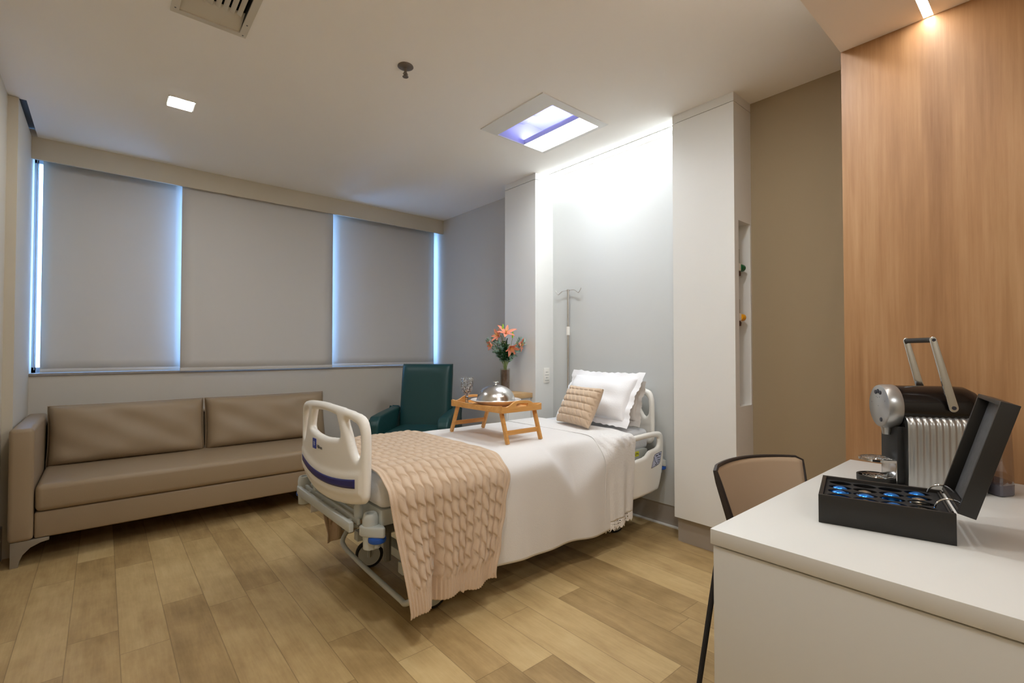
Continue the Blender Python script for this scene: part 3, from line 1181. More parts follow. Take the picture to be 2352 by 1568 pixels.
st = obj('sticker', plate(rrect(-.026, .026, -.016, .016, .001, 1), [], .0016, .0002, pm), m_yel, bed, label='yellow sticker')
obj('sticker_lettering', text_bm('LPA', .024, basis((2.655, YN - .0073, .523), (1, 0, 0), (0, 0, 1))), m_ink, st)


# ---- bedding: one cross-section over the bed, from the far hem over the top to the near hem
def smooth_path(pts, n, it):
    p = np.array(pts, float)
    seg = np.sqrt(((p[1:] - p[:-1]) ** 2).sum(1))
    s = np.concatenate([[0], np.cumsum(seg)])
    q = np.linspace(0, s[-1], n)
    out_ = np.stack([np.interp(q, s, p[:, 0]), np.interp(q, s, p[:, 1])], 1)
    for _ in range(it):
        out_[1:-1] = .25 * out_[:-2] + .5 * out_[1:-1] + .25 * out_[2:]
    return out_


def ledge(x):
    """height at which the cloth leaves the raised rails and falls straight; it dips in the gap between the rails"""
    d = x - 1.985
    g = max(0, 1 - abs(d) / (.17 if d < 0 else .30))
    e = .612 - .185 * g ** 1.1 - (.035 if d > 0 else 0) * min(1, d / .3)
    k = min(1, max(0, (x - 2.27) / .13))
    return e + (.664 - e) * k * k * (3 - 2 * k)


def section(x, zn, zf, n, lift=0.0, it=10):
    e = ledge(x)
    yn = 1.783
    pts = [(2.752, zf), (2.748, .60), (2.728, .678), (2.66, .684), (1.95, .684), (1.885, .678), (1.868, .668), (yn + .012, e + .012), (yn, e - .02), (yn + .004, zn)]
    p = smooth_path(pts, n, it)
    if lift:
        tg = np.gradient(p, axis=0)
        nn = np.stack([tg[:, 1], -tg[:, 0]], 1)
        nn /= np.linalg.norm(nn, axis=1)[:, None] + 1e-9
        if nn[n // 2, 1] < 0:
            nn = -nn
        p = p + nn * lift
    return p


def hang(z):
    return min(1, max(0, (.60 - z) / .45))


nx, nv = 110, 150
P = []
for i in range(nx + 1):
    x = .885 + (2.385 - .885) * i / nx
    zn = .150 + .010 * math.sin(x * 5) + .006 * math.sin(x * 13 + 1)
    c = section(x, zn, .30, nv)
    row = []
    for (y, z) in c:
        tt = hang(z) if y < 2.2 else 0
        y2 = y + tt * (.010 * math.sin(x * 11 + 2 * z) + .006 * math.sin(x * 23 + .7))
        lf = min(1, max(0, (1.60 - x) / .25))
        y2 += .034 * tt * lf
        row.append((x + tt * .012 * math.sin(z * 9) + tt * .20 * max(0, 1 - (x - .885) / .5), y2, z + (.0012 * math.sin(x * 17 + y * 9) if tt == 0 else 0)))
    P.append(row)
o = obj('bedspread', grid(B(), P), m_cloth, None, smooth=80)
solid(o, .003, 0)
tag(o, 'plain white bedspread draped over the bed and down its near side', 'bedspread')

# embroidered top sheet: narrower band nearer the pillows with a scalloped eyelet hem
nx, nv = 96, 170
P, HEM = [], []
x0, x1 = 2.245, 2.535
for i in range(nx + 1):
    f = i / nx
    x = x0 + (x1 - x0) * f
    c = section(x, .205 - .030 * (1 - f), .30, nv, lift=.0035)
    row = []
    for (y, z) in c:
        tt = hang(z) if y < 2.2 else 0
        fold = .012 * math.sin(f * 8.5 + .6) + .006 * math.sin(f * 19)
        cr = .006 * math.sin(f * 30 + z * 40) * math.exp(-((z - .64) / .03) ** 2) if y < 2.0 else 0
        xs = x - .030 * tt * (f - .2) if y < 2.2 else x
        row.append((xs, y + tt * fold + cr, z))
    P.append(row)
    b = row[-1]
    sc = .016 * abs(math.sin(f * PI * 9)) + .012
    hemcol = []
    for k in range(9):
        kk = k / 8
        hemcol.append((b[0], b[1] - .001 * kk, b[2] - (.028 + sc) * kk))
    HEM.append(hemcol)
sh = obj('top_sheet', grid(B(), P), m_lace, None, smooth=80)
solid(sh, .003, 0)
tag(sh, 'embroidered white top sheet folded across the bed below the pillows, with eyelet hem', 'sheet')
solid(obj('eyelet_hem', grid(B(), HEM), m_eyelet, sh, smooth=80, label='scalloped eyelet hem'), .002, 0)
# ---- knitted throw across the foot end
def cable(u, v):
    """u across (m), v along (m): relief of twisted cable columns separated by deep grooves"""
    Wc, Pp = .0430, .072
    u = u + .0030 * math.sin(2 * PI * v / Pp)
    cidx = math.floor(u / Wc)
    a = u / Wc - cidx - .5
    ph = v / Pp + (.37 * cidx * cidx) % 1 * .6 - .17 * math.sin(PI * a)
    f = ph - math.floor(ph)
    body = max(0, 1 - (2 * abs(a)) ** 2.2)
    lobe = .54 + .46 * f ** .8 if f < .84 else .38 + .56 * abs((f - .92) / .08)
    return .0130 * body * lobe - .0050 * math.exp(-((.5 - abs(a)) / .085) ** 2)


def rib(u):
    return .0045 * (math.sin(2 * PI * u / .0175) * .5 + .5)


Wt = .625
nu, nv = 290, 470
P = []
for i in range(nu + 1):
    s = i / nu
    xt = .875 + (1.507 - .875) * s
    zn = .128 + .006 * math.sin(s * 15) - .012 * math.exp(-((s - .62) / .02) ** 2)
    c = section(xt, zn, .095, nv, lift=.010, it=22)
    seg = np.sqrt(((c[1:] - c[:-1]) ** 2).sum(1))
    arc = np.concatenate([[0], np.cumsum(seg)])
    Ltot = arc[-1]
    tg = np.gradient(c, axis=0)
    nn = np.stack([tg[:, 1], -tg[:, 0]], 1)
    nn /= np.linalg.norm(nn, axis=1)[:, None]
    if nn[nv // 2, 1] < 0:
        nn = -nn
    row = []
    for j in range(len(c)):
        y, z = c[j]
        far = y > 2.3
        tt = hang(z)
        v = arc[j]
        dn, df = Ltot - v, v
        u = s * Wt
        e = min(dn, df)
        if e < .085:
            h = rib(u)
        elif u < .035 or u > Wt - .035:
            h = rib(u) * .9
        else:
            k = min(1, (e - .085) / .03)
            h = cable(u - .035 + .004 * math.sin(v * 13), v) * k + rib(u) * (1 - k)
        tt2 = tt * tt * (3 - 2 * tt)
        if not far:
            x = xt + tt * (.062 * (1 - s) - .095 * s) + .004 * math.sin(v * 40) * (s > .97)
            fl = max(0, 1 - s / .30)
            dy = -.050 * tt2 * min(1, fl * 2.2) + .030 * tt2 * math.exp(-((s - .31) / .05) ** 2)
            dy += tt2 * (.013 * math.sin(s * 21 + 1.2) * (s > .3) - .012)
            dz = .004 * tt2
        else:
            x = xt + tt * (.115 * (1 - s) - .30 * s)
            dy = tt2 * (.02 + .012 * math.sin(s * 17))
            dz = .05 * tt2 * s
        row.append((x, y + nn[j, 0] * h + dy, z + nn[j, 1] * h + dz))
    P.append(row)
o = obj('knitted_throw', grid(B(), P), m_knit, None, smooth=0)
o.data.shade_smooth()
solid(o, .006, -1)
tag(o, 'beige cable-knit throw across the foot end of the bed', 'throw')
q = Vector(P[int(nu * .12)][34])
obj('care_tag', bx(q.x - .002, q.x + .028, q.y - .014, q.y - .0125, q.z - .012, q.z + .024), m_paper, o, label='white sewn-in care tag')

# ---- pillows and cushion
def place(bm, bottom, lean, rz, ht):
    """stand a flat cushion on its lower edge at `bottom`, leaning back (towards +x) by `lean` degrees"""
    m = Matrix.Translation(bottom) @ Matrix.Rotation(math.radians(rz), 4, 'Z') @ Matrix.Rotation(math.radians(-90), 4, 'Z') @ Matrix.Rotation(math.radians(90 - lean), 4, 'X') @ Matrix.Translation((0, ht / 2, 0))
    bm.transform(m)
    return bm


bm = place(pillow(.61, .325, .17, p=2.6, q=.5, pinch=.06, flange=.042, wob=.004, seed=2), (2.630, 2.225, .728), 30, -4, .325)
o = obj('pillow', bm, m_pil, None, smooth=80)
tag(o, 'front white pillow with an embroidered frilled edge, behind the beige cushion', 'pillow', 'white pillows at the bed head')
bm = place(pillow(.60, .24, .12, p=2.6, q=.5, pinch=.05, flange=.035, wob=.004, seed=9), (2.735, 2.205, .722), 16, -2, .24)
o = obj('pillow', bm, m_pil2, None, smooth=80)
tag(o, 'rear off-white pillow between the frilled pillow and the bed head', 'pillow', 'white pillows at the bed head')


def cush_disp(u, v):
    Wc, Pp = .048, .052
    yy = (v + 1) * .135
    xx = (u + 1) * .185
    ci = math.floor(yy / Wc)
    a = yy / Wc - ci - .5
    ph = xx / Pp + .5 * a
    f = ph - math.floor(ph)
    s = min(f, 1 - f)
    body = 1 - (2 * abs(a)) ** 4
    return .012 * body - .009 * math.exp(-(s / .1) ** 2) * body


bm = place(pillow(.375, .275, .11, n=110, p=3, q=.5, pinch=.05, disp=cush_disp, seed=5), (2.408, 2.195, .700), 27, -14, .275)
o = obj('cushion', bm, m_knit, None, smooth=0)
o.data.shade_smooth()
tag(o, 'small beige cable-knit cushion leaning on the white pillow', 'cushion')

# ================================================================== BREAKFAST TRAY AND WHAT STANDS ON IT
TX0, TX1, TY0, TY1, TZ = 1.655, 1.955, 2.020, 2.520, .866
tr = thing('bed_tray', 'bamboo bed tray with folding legs standing on the bed', 'tray', (1.805, 2.27, .686))
obj('tray_bottom', bx(TX0 + .004, TX1 - .004, TY0 + .004, TY1 - .004, TZ - .004, TZ + .004), m_bamboo, tr, smooth=0)


def tray_top(s):
    """height of the end board along its length, s in -1..1: a hump with the grip in the middle"""
    return .020 + .030 / (1 + math.exp((abs(s) - .52) / .08)) + .006 * max(0, abs(s) - .8) * 5


for yb in (TY0 + .006, TY1 - .006):
    xc, hw = (TX0 + TX1) / 2, (TX1 - TX0) / 2
    out = [(xc - hw, -.012), (xc + hw, -.012)] + [(xc + hw * (1 - 2 * k / 30), tray_top(1 - 2 * k / 30)) for k in range(31)]
    bm = plate(out, [rrect(xc - .045, xc + .045, .016, .034, .008, 4)], .012, .0015, Matrix.Translation((0, yb, TZ)) @ XZ)
    obj('end_board', bm, m_bamboo, tr)
for xb in (TX0 + .006, TX1 - .006):
    yc, hw = (TY0 + TY1) / 2, (TY1 - TY0) / 2 - .0125
    out = [(yc - hw, -.012), (yc + hw, -.012)] + [(yc + hw * (1 - 2 * k / 20), .018 + .010 * abs(1 - 2 * k / 20) ** 3) for k in range(21)]
    obj('side_board', plate(out, [], .012, .0015, Matrix.Translation((xb, 0, TZ)) @ YZ), m_bamboo, tr)
for (ysg, yt, ybm) in ((1, TY1 - .040, TY1 + .035), (-1, TY0 + .040, TY0 - .018)):
    for x in (TX0 + .026, TX1 - .026):
        bm = B()
        dirv = Vector((0, ybm - yt, .687 - (TZ - .002)))
        ln = dirv.length
        q = Vector((0, 0, -1)).rotation_difference(dirv.normalized()).to_matrix().to_4x4()
        q.translation = (x, yt, TZ - .002)
        box(bm, -.0075, .0075, -.012, .012, -ln, 0, bev=.002, mtx=q)
        obj('leg', bm, m_bamboo, tr)
    f = .68
    yy = yt + (ybm - yt) * f
    zz = TZ + (.687 - TZ) * f
    obj('leg_stretcher', bx(TX0 + .028, TX1 - .028, yy - .005, yy + .005, zz - .013, zz + .013, bev=.002), m_bamboo, tr)

px, py, pz = 1.805, 2.262, TZ + .0045
o = obj('plate', lathe(B(), [(0, .004), (.085, .004), (.09, .0), (.096, .004), (.125, .020), (.150, .032), (.153, .034), (.150, .036), (.122, .026), (.098, .012), (.085, .010), (0, .010)], (px, py, pz), segs=56), m_plate)
tag(o, 'round white plate on the bamboo tray under the steel dome', 'plate')
t = thing('cloche', 'shiny steel food dome with a knob on the white plate', 'food cover', (px, py, pz + .026))
prof = [(.117, 0), (.120, .002), (.117, .006)] + [(.115 * math.cos(a), .006 + .090 * math.sin(a)) for a in [PI / 2 * k / 14 for k in range(1, 14)]] + [(0, .096)]
o1 = obj('dome', lathe(B(), prof, (px, py, pz + .026), segs=56), m_steel, t)
solid(o1, .0012)
obj('knob', lathe(B(), [(0, .094), (.011, .094), (.008, .100), (.007, .104), (.016, .108), (.019, .113), (.016, .117), (0, .118)], (px, py, pz + .026), segs=28), m_chrome, t)
gx, gy, gz = 1.712, 2.432, TZ + .0045
prof = [(0, 0), (.034, 0), (.034, .003), (.012, .007), (.0075, .014), (.010, .022), (.0075, .030), (.0090, .040), (.0085, .050), (.016, .062), (.030, .080), (.038, .102), (.041, .130), (.0415, .160), (.0395, .160),
        (.038, .130), (.035, .104), (.027, .084), (.014, .068), (0, .062)]
o = obj('goblet', lathe(B(), prof, (gx, gy, gz), segs=36), m_crystal)
tag(o, 'cut crystal goblet at the tray corner beside the plate', 'glass')

# ================================================================== BEDSIDE TABLE, VASE AND FLOWERS
t = thing('bedside_table', 'pale wood topped bedside table against the white pillar', 'bedside table', (2.60, 3.10, 0))
obj('top', bx(2.47, 2.735, 2.935, 3.27, .805, .845, bev=.002), m_pine, t)
obj('body', bx(2.49, 2.735, 2.955, 3.25, .12, .805, bev=.003), m_white, t)
for z0, z1 in ((.585, .795), (.36, .575), (.135, .35)):
    dr = obj('drawer', bx(2.472, 2.490, 2.960, 3.245, z0, z1, bev=.003), m_white, t)
    obj('handle', tube(B(), [(2.464, 3.03, z1 - .04), (2.464, 3.175, z1 - .04)], .005, 8), m_steel, dr)
for (x, y) in ((2.52, 2.985), (2.70, 2.985), (2.52, 3.22), (2.70, 3.22)):
    obj('foot', lathe(B(), [(0, 0), (.022, 0), (.024, .12), (0, .12)], (x, y, 0), segs=14), m_dgrey, t)

vx, vy, vz = 2.590, 3.118, .846
t = thing('vase', 'clear cylinder vase filled with brown bark on the bedside table', 'vase', (vx, vy, vz))
o1 = obj('glass', lathe(B(), [(0, 0), (.040, 0), (.041, .004), (.041, .200), (.038, .200), (.038, .008), (0, .008)], (vx, vy, vz), segs=32), m_vglass, t)
bm = lathe(B(), [(0, .009), (.036, .009), (.0365, .10), (.036, .185), (.025, .190), (0, .188)], (vx, vy, vz), segs=28)
rn = random.Random(11)
for k in range(90):
    a, h, r = rn.uniform(0, 2 * PI), rn.uniform(.015, .185), rn.uniform(.024, .0345)
    t_ = bmesh.new()
    bmesh.ops.create_icosphere(t_, subdivisions=1, radius=.008)
    join(bm, t_, Matrix.Translation((vx + r * math.cos(a), vy + r * math.sin(a), vz + h)) @ Matrix.Rotation(rn.uniform(0, 3), 4, 'X') @ Matrix.Diagonal((.8, .35, 1.1, 1)))
obj('bark_filling', bm, m_bark, t)


def petal(bm, base, axis, side, L, Wd, open_, curl):
    axis, side = Vector(axis).normalized(), Vector(side).normalized()
    nrm = axis.cross(side)
    P = []
    for i in range(9):
        s = i / 8
        r = .006 + L * (math.sin(open_) * s + curl * s * s * .55)
        h = L * (math.cos(open_) * s - curl * s * s * s * .45)
        wdt = Wd * math.sin(PI * min(1, .12 + .88 * s)) ** .7 * (1 if s < .98 else .1)
        row = []
        for k in range(-2, 3):
            row.append(Vector(base) + axis * (h + .006 * (k / 2) ** 2) + side * r + nrm * wdt * k / 2)
        P.append(row)
    grid(bm, P)


def lily(pos, axis, L, label, open_=.75, curl=.7):
    pos, axis = Vector(pos), Vector(axis).normalized()
    t = thing('lily', label, 'flower', pos, group='coral lilies in the vase')
    up = Vector((0, 0, 1)) if abs(axis.z) < .9 else Vector((1, 0, 0))
    s0 = axis.cross(up).normalized()
    for k in range(6):
        a = 2 * PI * k / 6 + .2
        s = (Matrix.Rotation(a, 3, axis) @ s0)
        bm = B()
        petal(bm, pos + axis * (.002 * (k % 2)), axis, s, L * (1 if k % 2 else .92), .017 if k % 2 else .013, open_, curl)
        solid(obj('petal', bm, m_lily, t, smooth=70), .0008)
    bm = B()
    for k in range(6):
        s = (Matrix.Rotation(2 * PI * k / 6, 3, axis) @ s0)
        e = pos + axis * L * .62 + s * L * .18
        tube(bm, [pos, pos + axis * L * .35 + s * L * .05, e], .0011, 5)
        t_ = bmesh.new()
        bmesh.ops.create_icosphere(t_, subdivisions=1, radius=.0032)
        join(bm, t_, Matrix.Translation(e))
    obj('stamens', bm, m_stamen, t)
    bm = tube(B(), catmull([(vx + (pos.x - vx) * .08, vy + (pos.y - vy) * .08, vz + .19), (vx + (pos.x - vx) * .25, vy + (pos.y - vy) * .25, vz + .27), (pos - axis * .02)[:], pos[:]], 5, False), .0026, 7)
    obj('stem', bm, m_stem, t)


# directions: rv to the right of the picture, cv towards the camera
rv = Vector((.76, -.65, 0))
cv = Vector((-.65, -.76, 0))
c0 = Vector((vx, vy, 0))


def fp(r, c, z):
    return c0 + rv * r + cv * c + Vector((0, 0, z))


lily(fp(.005, .03, 1.335), rv * .15 + cv * .6 + Vector((0, 0, .75)), .085, 'topmost open coral lily in the vase', .85, .6)
lily(fp(-.045, .02, 1.315), rv * -.7 + cv * .5 + Vector((0, 0, .35)), .075, 'coral lily pointing out at the upper side toward the window', .6, .6)
lily(fp(.040, .055, 1.235), rv * .35 + cv * .65 + Vector((0, 0, -.55)), .085, 'large coral lily drooping low in front of the leaves', .5, .45)
lily(fp(.110, .01, 1.255), rv * .8 + cv * .25 + Vector((0, 0, -.15)), .065, 'small coral lily reaching toward the bed head pillar', .6, .6)
lily(fp(-.105, .02, 1.245), rv * -.75 + cv * .4 + Vector((0, 0, -.1)), .050, 'small half-open coral lily low on the window side', .5, .5)
for (r, c, z, lab) in ((-.022, .02, 1.365, 'long lime green bud standing highest in the vase'), (.062, .03, 1.300, 'short lime green bud beside the top lily')):
    q = fp(r, c, z)
    t = thing('lily_bud', lab, 'flower bud', q, group='lime lily buds in the vase')
    obj('bud', lathe(B(), [(0, 0), (.005, .004), (.0075, .02), (.007, .04), (.004, .055), (0, .060)], q, (rv * .05 + Vector((0, 0, 1))), 10), m_bud, t)
    obj('stem', tube(B(), catmull([(vx, vy, vz + .19), ((vx + q.x) / 2, (vy + q.y) / 2, vz + .32), q[:]], 5, False), .0018, 6), m_stem, t)


def sprig(r, c, z, label, m, leafL, n, seed, group):
    rn = random.Random(seed)
    e = fp(r, c, z)
    t = thing('leaf_sprig', label, 'leaves', (vx, vy, vz + .19), group=group)
    path = catmull([(vx + rn.uniform(-.012, .012), vy + rn.uniform(-.012, .012), vz + .185), (vx + (e.x - vx) * .3, vy + (e.y - vy) * .3, vz + .29), e[:]], 10, False)
    obj('stem', tube(B(), path, .0016, 6), m_stem, t)
    bm = B()
    for k in range(n):
        f = .42 + .58 * k / n
        p = Vector(path[min(len(path) - 1, int(f * (len(path) - 1)))])
        d = Vector((rn.uniform(-1, 1), rn.uniform(-1, 1), rn.uniform(-.35, .8))).normalized()
        sd = d.cross(Vector((rn.uniform(-1, 1), rn.uniform(-1, 1), 1))).normalized()
        nr = d.cross(sd)
        L = leafL * rn.uniform(.7, 1.2)
        P = []
        for i in range(6):
            s = i / 5
            wv = L * .27 * math.sin(PI * min(.97, .08 + s * .9))
            P.append([p + d * L * s + sd * wv * kk + nr * (-.25 * L * s * s + .12 * wv * kk * kk) for kk in (-1, 0, 1)])
        grid(bm, P)
    o_ = obj('leaves', bm, m, t, smooth=60)
    solid(o_, .0006)


G1, G2 = 'eucalyptus sprigs in the vase', 'dark leafy stems in the vase'
for i, (r, c, z, lab) in enumerate(((-.155, .0, 1.30, 'blue-green leaf sprig reaching furthest toward the window'), (-.10, -.02, 1.325, 'blue-green leaf sprig standing above the small low lily'),
                                   (-.055, .03, 1.275, 'blue-green leaf sprig left of the middle of the vase'), (.135, -.01, 1.315, 'blue-green leaf sprig above the lily by the pillar'),
                                   (.165, .0, 1.275, 'blue-green leaf sprig reaching furthest toward the bed head'), (.10, .03, 1.20, 'blue-green leaf sprig under the drooping lily'),
                                   (-.085, .03, 1.195, 'blue-green leaf sprig low on the window side'))):
    sprig(r, c, z, lab, m_euc, .036, 46, 20 + i, G1)
for i, (r, c, z, lab) in enumerate(((0, .03, 1.22, 'dark leafy stem in the middle of the bouquet'), (-.04, .035, 1.18, 'dark leafy stem on the window side of the bouquet'), (.045, .03, 1.17, 'dark leafy stem on the pillar side of the bouquet'),
                                   (.0, -.03, 1.28, 'dark leafy stem rising behind the top lilies'))):
    sprig(r, c, z, lab, m_leaf, .050, 44, 40 + i, G2)

# ================================================================== WALL FITTINGS BY THE BED
t = thing('wall_socket', 'white double socket plate on the inner side of the pillar by the bed head', 'socket', (2.865, PL[0], .985))
y0 = PL[0]
obj('faceplate', bx(2.832, 2.898, y0 - .008, y0, .925, 1.050, bev=.003), m_plastic, t)
for z in (1.015, .968):
    bm = B()
    for dx in (-.010, 0, .010):
        lathe(bm, [(0, 0), (.0028, 0), (.0028, .001), (0, .001)], (2.865 + dx, y0 - .009, z), (0, 1, 0), 8)
    obj('socket', bm, m_ink, t)
obj('module_seam', box(bx(2.842, 2.888, y0 - .0088, y0 - .0078, .990, .9925), 2.842, 2.888, y0 - .0088, y0 - .0078, .944, .9465), m_dgrey, t, smooth=0)

t = thing('iv_pole', 'slim steel drip pole with hooks behind the bed head', 'drip stand', (2.917, 2.698, 0))
ix, iy = 2.917, 2.698
obj('pole', tube(B(), [(ix, iy, 0), (ix, iy, 1.690)], .0105, 14), m_steel, t)
obj('collar', tube(B(), [(ix, iy, 1.325), (ix, iy, 1.395)], .0155, 14), m_plastic, t, label='white plastic collar')
for s in (-1, 1):
    pth = catmull([(ix, iy, 1.695), (ix, iy + s * .06, 1.694), (ix, iy + s * .09, 1.680), (ix, iy + s * .113, 1.668), (ix, iy + s * .128, 1.682), (ix, iy + s * .142, 1.703)], 5, False)
    obj('hook', tube(B(), pth, .0036, 8), m_steel, t)
obj('cap', lathe(B(), [(0, 0), (.013, 0), (.013, .012), (.006, .016), (0, .017)], (ix, iy, 1.688), segs=14), m_steel, t)


def valve(z, m, label):
    x, y, yb = 2.844, 1.272, PR[0] + .10
    t = thing('flow_valve', label, 'gas outlet', (x, yb, z), group='gas outlets in the pillar niche')
    obj('wall_outlet', lathe(B(), [(0, 0), (.022, 0), (.022, .012), (.010, .016), (.010, yb - y), (0, yb - y)], (x, yb, z), (0, -1, 0), 20), m_chrome, t)
    obj('body', bx(x - .013, x + .013, y - .013, y + .013, z - .022, z + .022, bev=.004), m_plastic, t)
    obj('knob', lathe(B(), [(0, 0), (.019, 0), (.021, .004), (.021, .042), (.017, .047), (0, .047)], (x + .013, y, z), (1, 0, 0), 20), m, t)
    obj('flow_tube', tube(B(), [(x, y, z + .022), (x, y, z + .105)], .009, 12), m_vglass, t)
    obj('nozzle', lathe(B(), [(0, 0), (.014, 0), (.016, .02), (.010, .03), (0, .03)], (x, y, z - .052), segs=14), m_brass, t)


valve(1.690, m_valg, 'gas outlet with a green knob, upper one in the pillar niche')
valve(1.395, m_valy, 'gas outlet with a yellow knob, lower one in the pillar niche')

# ================================================================== DESK
t = thing('desk', 'white laminate desk projecting from the wood wall', 'desk', (1.77, .27, 0))
obj('worktop', bx(1.172, XO - .002, -.06, .600, .712, .75, bev=.0015), m_desk, t)
obj('end_panel', bx(1.176, 1.205, -.056, .594, 0, .708, bev=.001), m_desk, t)
obj('modesty_panel', bx(1.205, XO - .002, -.056, -.038, .25, .712), m_desk, t, smooth=0)
obj('wall_cleat', bx(XO - .03, XO - .002, -.03, .58, .66, .712), m_desk, t, smooth=0)

# chair tucked under the far side of the desk
t = thing('chair', 'taupe shell chair with black rod legs tucked behind the desk', 'chair', (1.86, .58, 0))
wv_ = Vector((.953, -.303, 0))
nv_ = Vector((.303, .953, 0))
BC = Vector((1.930, .785, 0))


def backpt(u, z):
    k = (.77 - z)
    hw = .232 - .16 * max(0, k - .02)
    q = BC + wv_ * (hw * u) + nv_ * (.060 * (1 - u * u) - .26 * k)
    return Vector((q.x, q.y, z))


def toprow(u, f):
    ztop = .77 + .006 * (1 - u * u) - .012 * max(0, abs(u) - .9) * 10
    return backpt(u, ztop - (ztop - .455) * f)


P = [[toprow(-1 + 2 * i / 24, j / 14) for j in range(15)] for i in range(25)]
solid(obj('backrest', grid(B(), P), m_chair, t, smooth=60), .008, 0)
edge = [toprow(-1, 1 - k / 8) for k in range(8)] + [toprow(-1 + 2 * k / 20, 0) for k in range(21)] + [toprow(1, (k + 1) / 8) for k in range(8)]
rad = [.017 - .006 * k / 8 for k in range(8)] + [.0085 - .003 * k / 20 for k in range(21)] + [.006] * 8
obj('edge_trim', tube(B(), edge, rad, 8), m_trim, t, label='dark edge trim')
sc = BC - nv_ * .28
bm = pillow(.44, .42, .03, n=16, p=6, q=.4, pinch=0)
bm.transform(Matrix.Translation((sc.x, sc.y, .445)) @ Matrix.Rotation(math.atan2(wv_.y, wv_.x), 4, 'Z'))
obj('seat', bm, m_chair, t, smooth=60)
for (a, b, a2, b2) in ((-.2265, -.004, -.375, -.051), (.17, -.13, .30, -.03), (-.17, -.44, -.26, -.54), (.17, -.44, .26, -.54)):
    p0 = BC + wv_ * a + nv_ * b
    p1 = BC + wv_ * a2 + nv_ * b2
    obj('leg', tube(B(), [(p0.x, p0.y, .44), (p1.x, p1.y, .0)], [.010, .0085], 10), m_rubber, t)

# ================================================================== CAPSULE BOX
ang = math.radians(-76)
e1 = Vector((math.cos(ang), math.sin(ang), 0))
e2 = Vector((-e1.y, e1.x, 0))
BL, BD, BH = .268, .236, .073
BA = Vector((1.430, .4365, .7505))
mb = Matrix((e1, e2, Vector((0, 0, 1)))).transposed().to_4x4()
mb.translation = BA
t = thing('capsule_box', 'open black coffee capsule box with raised lid on the desk', 'box', BA)
bm = B()
w_ = .010
box(bm, 0, BL, 0, w_, 0, BH, bev=.001, mtx=mb)
box(bm, 0, BL, BD - w_, BD, 0, BH, bev=.001, mtx=mb)
box(bm, 0, w_, w_, BD - w_, 0, BH, bev=.001, mtx=mb)
box(bm, BL - w_, BL, w_, BD - w_, 0, BH - .004, bev=.001, mtx=mb)
box(bm, w_, BL - w_, w_, BD - w_, 0, .006, mtx=mb)
obj('box_body', bm, m_box, t)
# insert with lens shaped wells
wells = []
NC, NR = 4, 4
cw, rh = (BL - 2 * w_ - .022) / NC, (BD - 2 * w_ - .012) / NR
rings = []
for i in range(NC):
    for j in range(NR):
        cx = w_ + .006 + cw * (i + .5)
        cy = w_ + .006 + rh * (j + .5)
        wells.append((cx, cy, i, j))
        rings.append([(cx + cw * .475 * math.cos(a), cy + rh * .43 * math.sin(a) * (1 - .15 * abs(math.cos(a)))) for a in [2 * PI * k / 20 for k in range(20)]])
insert = plate(rrect(w_ + .0005, BL - w_ - .0005, w_ + .0005, BD - w_ - .0005, .002, 2), rings, .003, .0004, mb @ Matrix.Translation((0, 0, BH - .0095)))
obj('insert', insert, m_boxin, t)
for y in (.045, BD - .045):
    bm = B()
    ring = [mb @ Vector((BL - .006 + .030 * math.cos(a) * .9, y, BH - .004 + .026 * math.sin(a))) for a in [PI * (k / 14) for k in range(15)]]
    tube(bm, ring, .0022, 8)
    obj('hinge_ring', bm, m_chrome, t)
obj('hinge_rod', tube(B(), [mb @ Vector((BL - .004, .02, BH - .001)), mb @ Vector((BL - .004, BD - .02, BH - .001))], .0018, 8), m_chrome, t)
la = math.radians(74)
ld = e1 * math.cos(la) + Vector((0, 0, math.sin(la)))
ln_ = e1 * math.sin(la) - Vector((0, 0, math.cos(la)))
ml = Matrix((ld, e2, ln_)).transposed().to_4x4()
ml.translation = mb @ Vector((BL + .001, 0, BH + .002))
LL, LT = .272, .033
bm = B()
box(bm, 0, LL, 0, .010, 0, LT, bev=.001, mtx=ml)
box(bm, 0, LL, BD - .010, BD, 0, LT, bev=.001, mtx=ml)
box(bm, 0, .010, .010, BD - .010, 0, LT, bev=.001, mtx=ml)
box(bm, LL - .010, LL, .010, BD - .010, 0, LT, bev=.001, mtx=ml)
box(bm, .010, LL - .010, .010, BD - .010, LT - .008, LT, mtx=ml)
lid = obj('lid', bm, m_box, t)
obj('lid_lining', bx(.012, LL - .012, .012, BD - .012, LT - .0105, LT - .0085, mtx=ml), mat('lid_lining_print', lin((78, 78, 80)), .4, var=.6, vscale=70), lid, smooth=0)

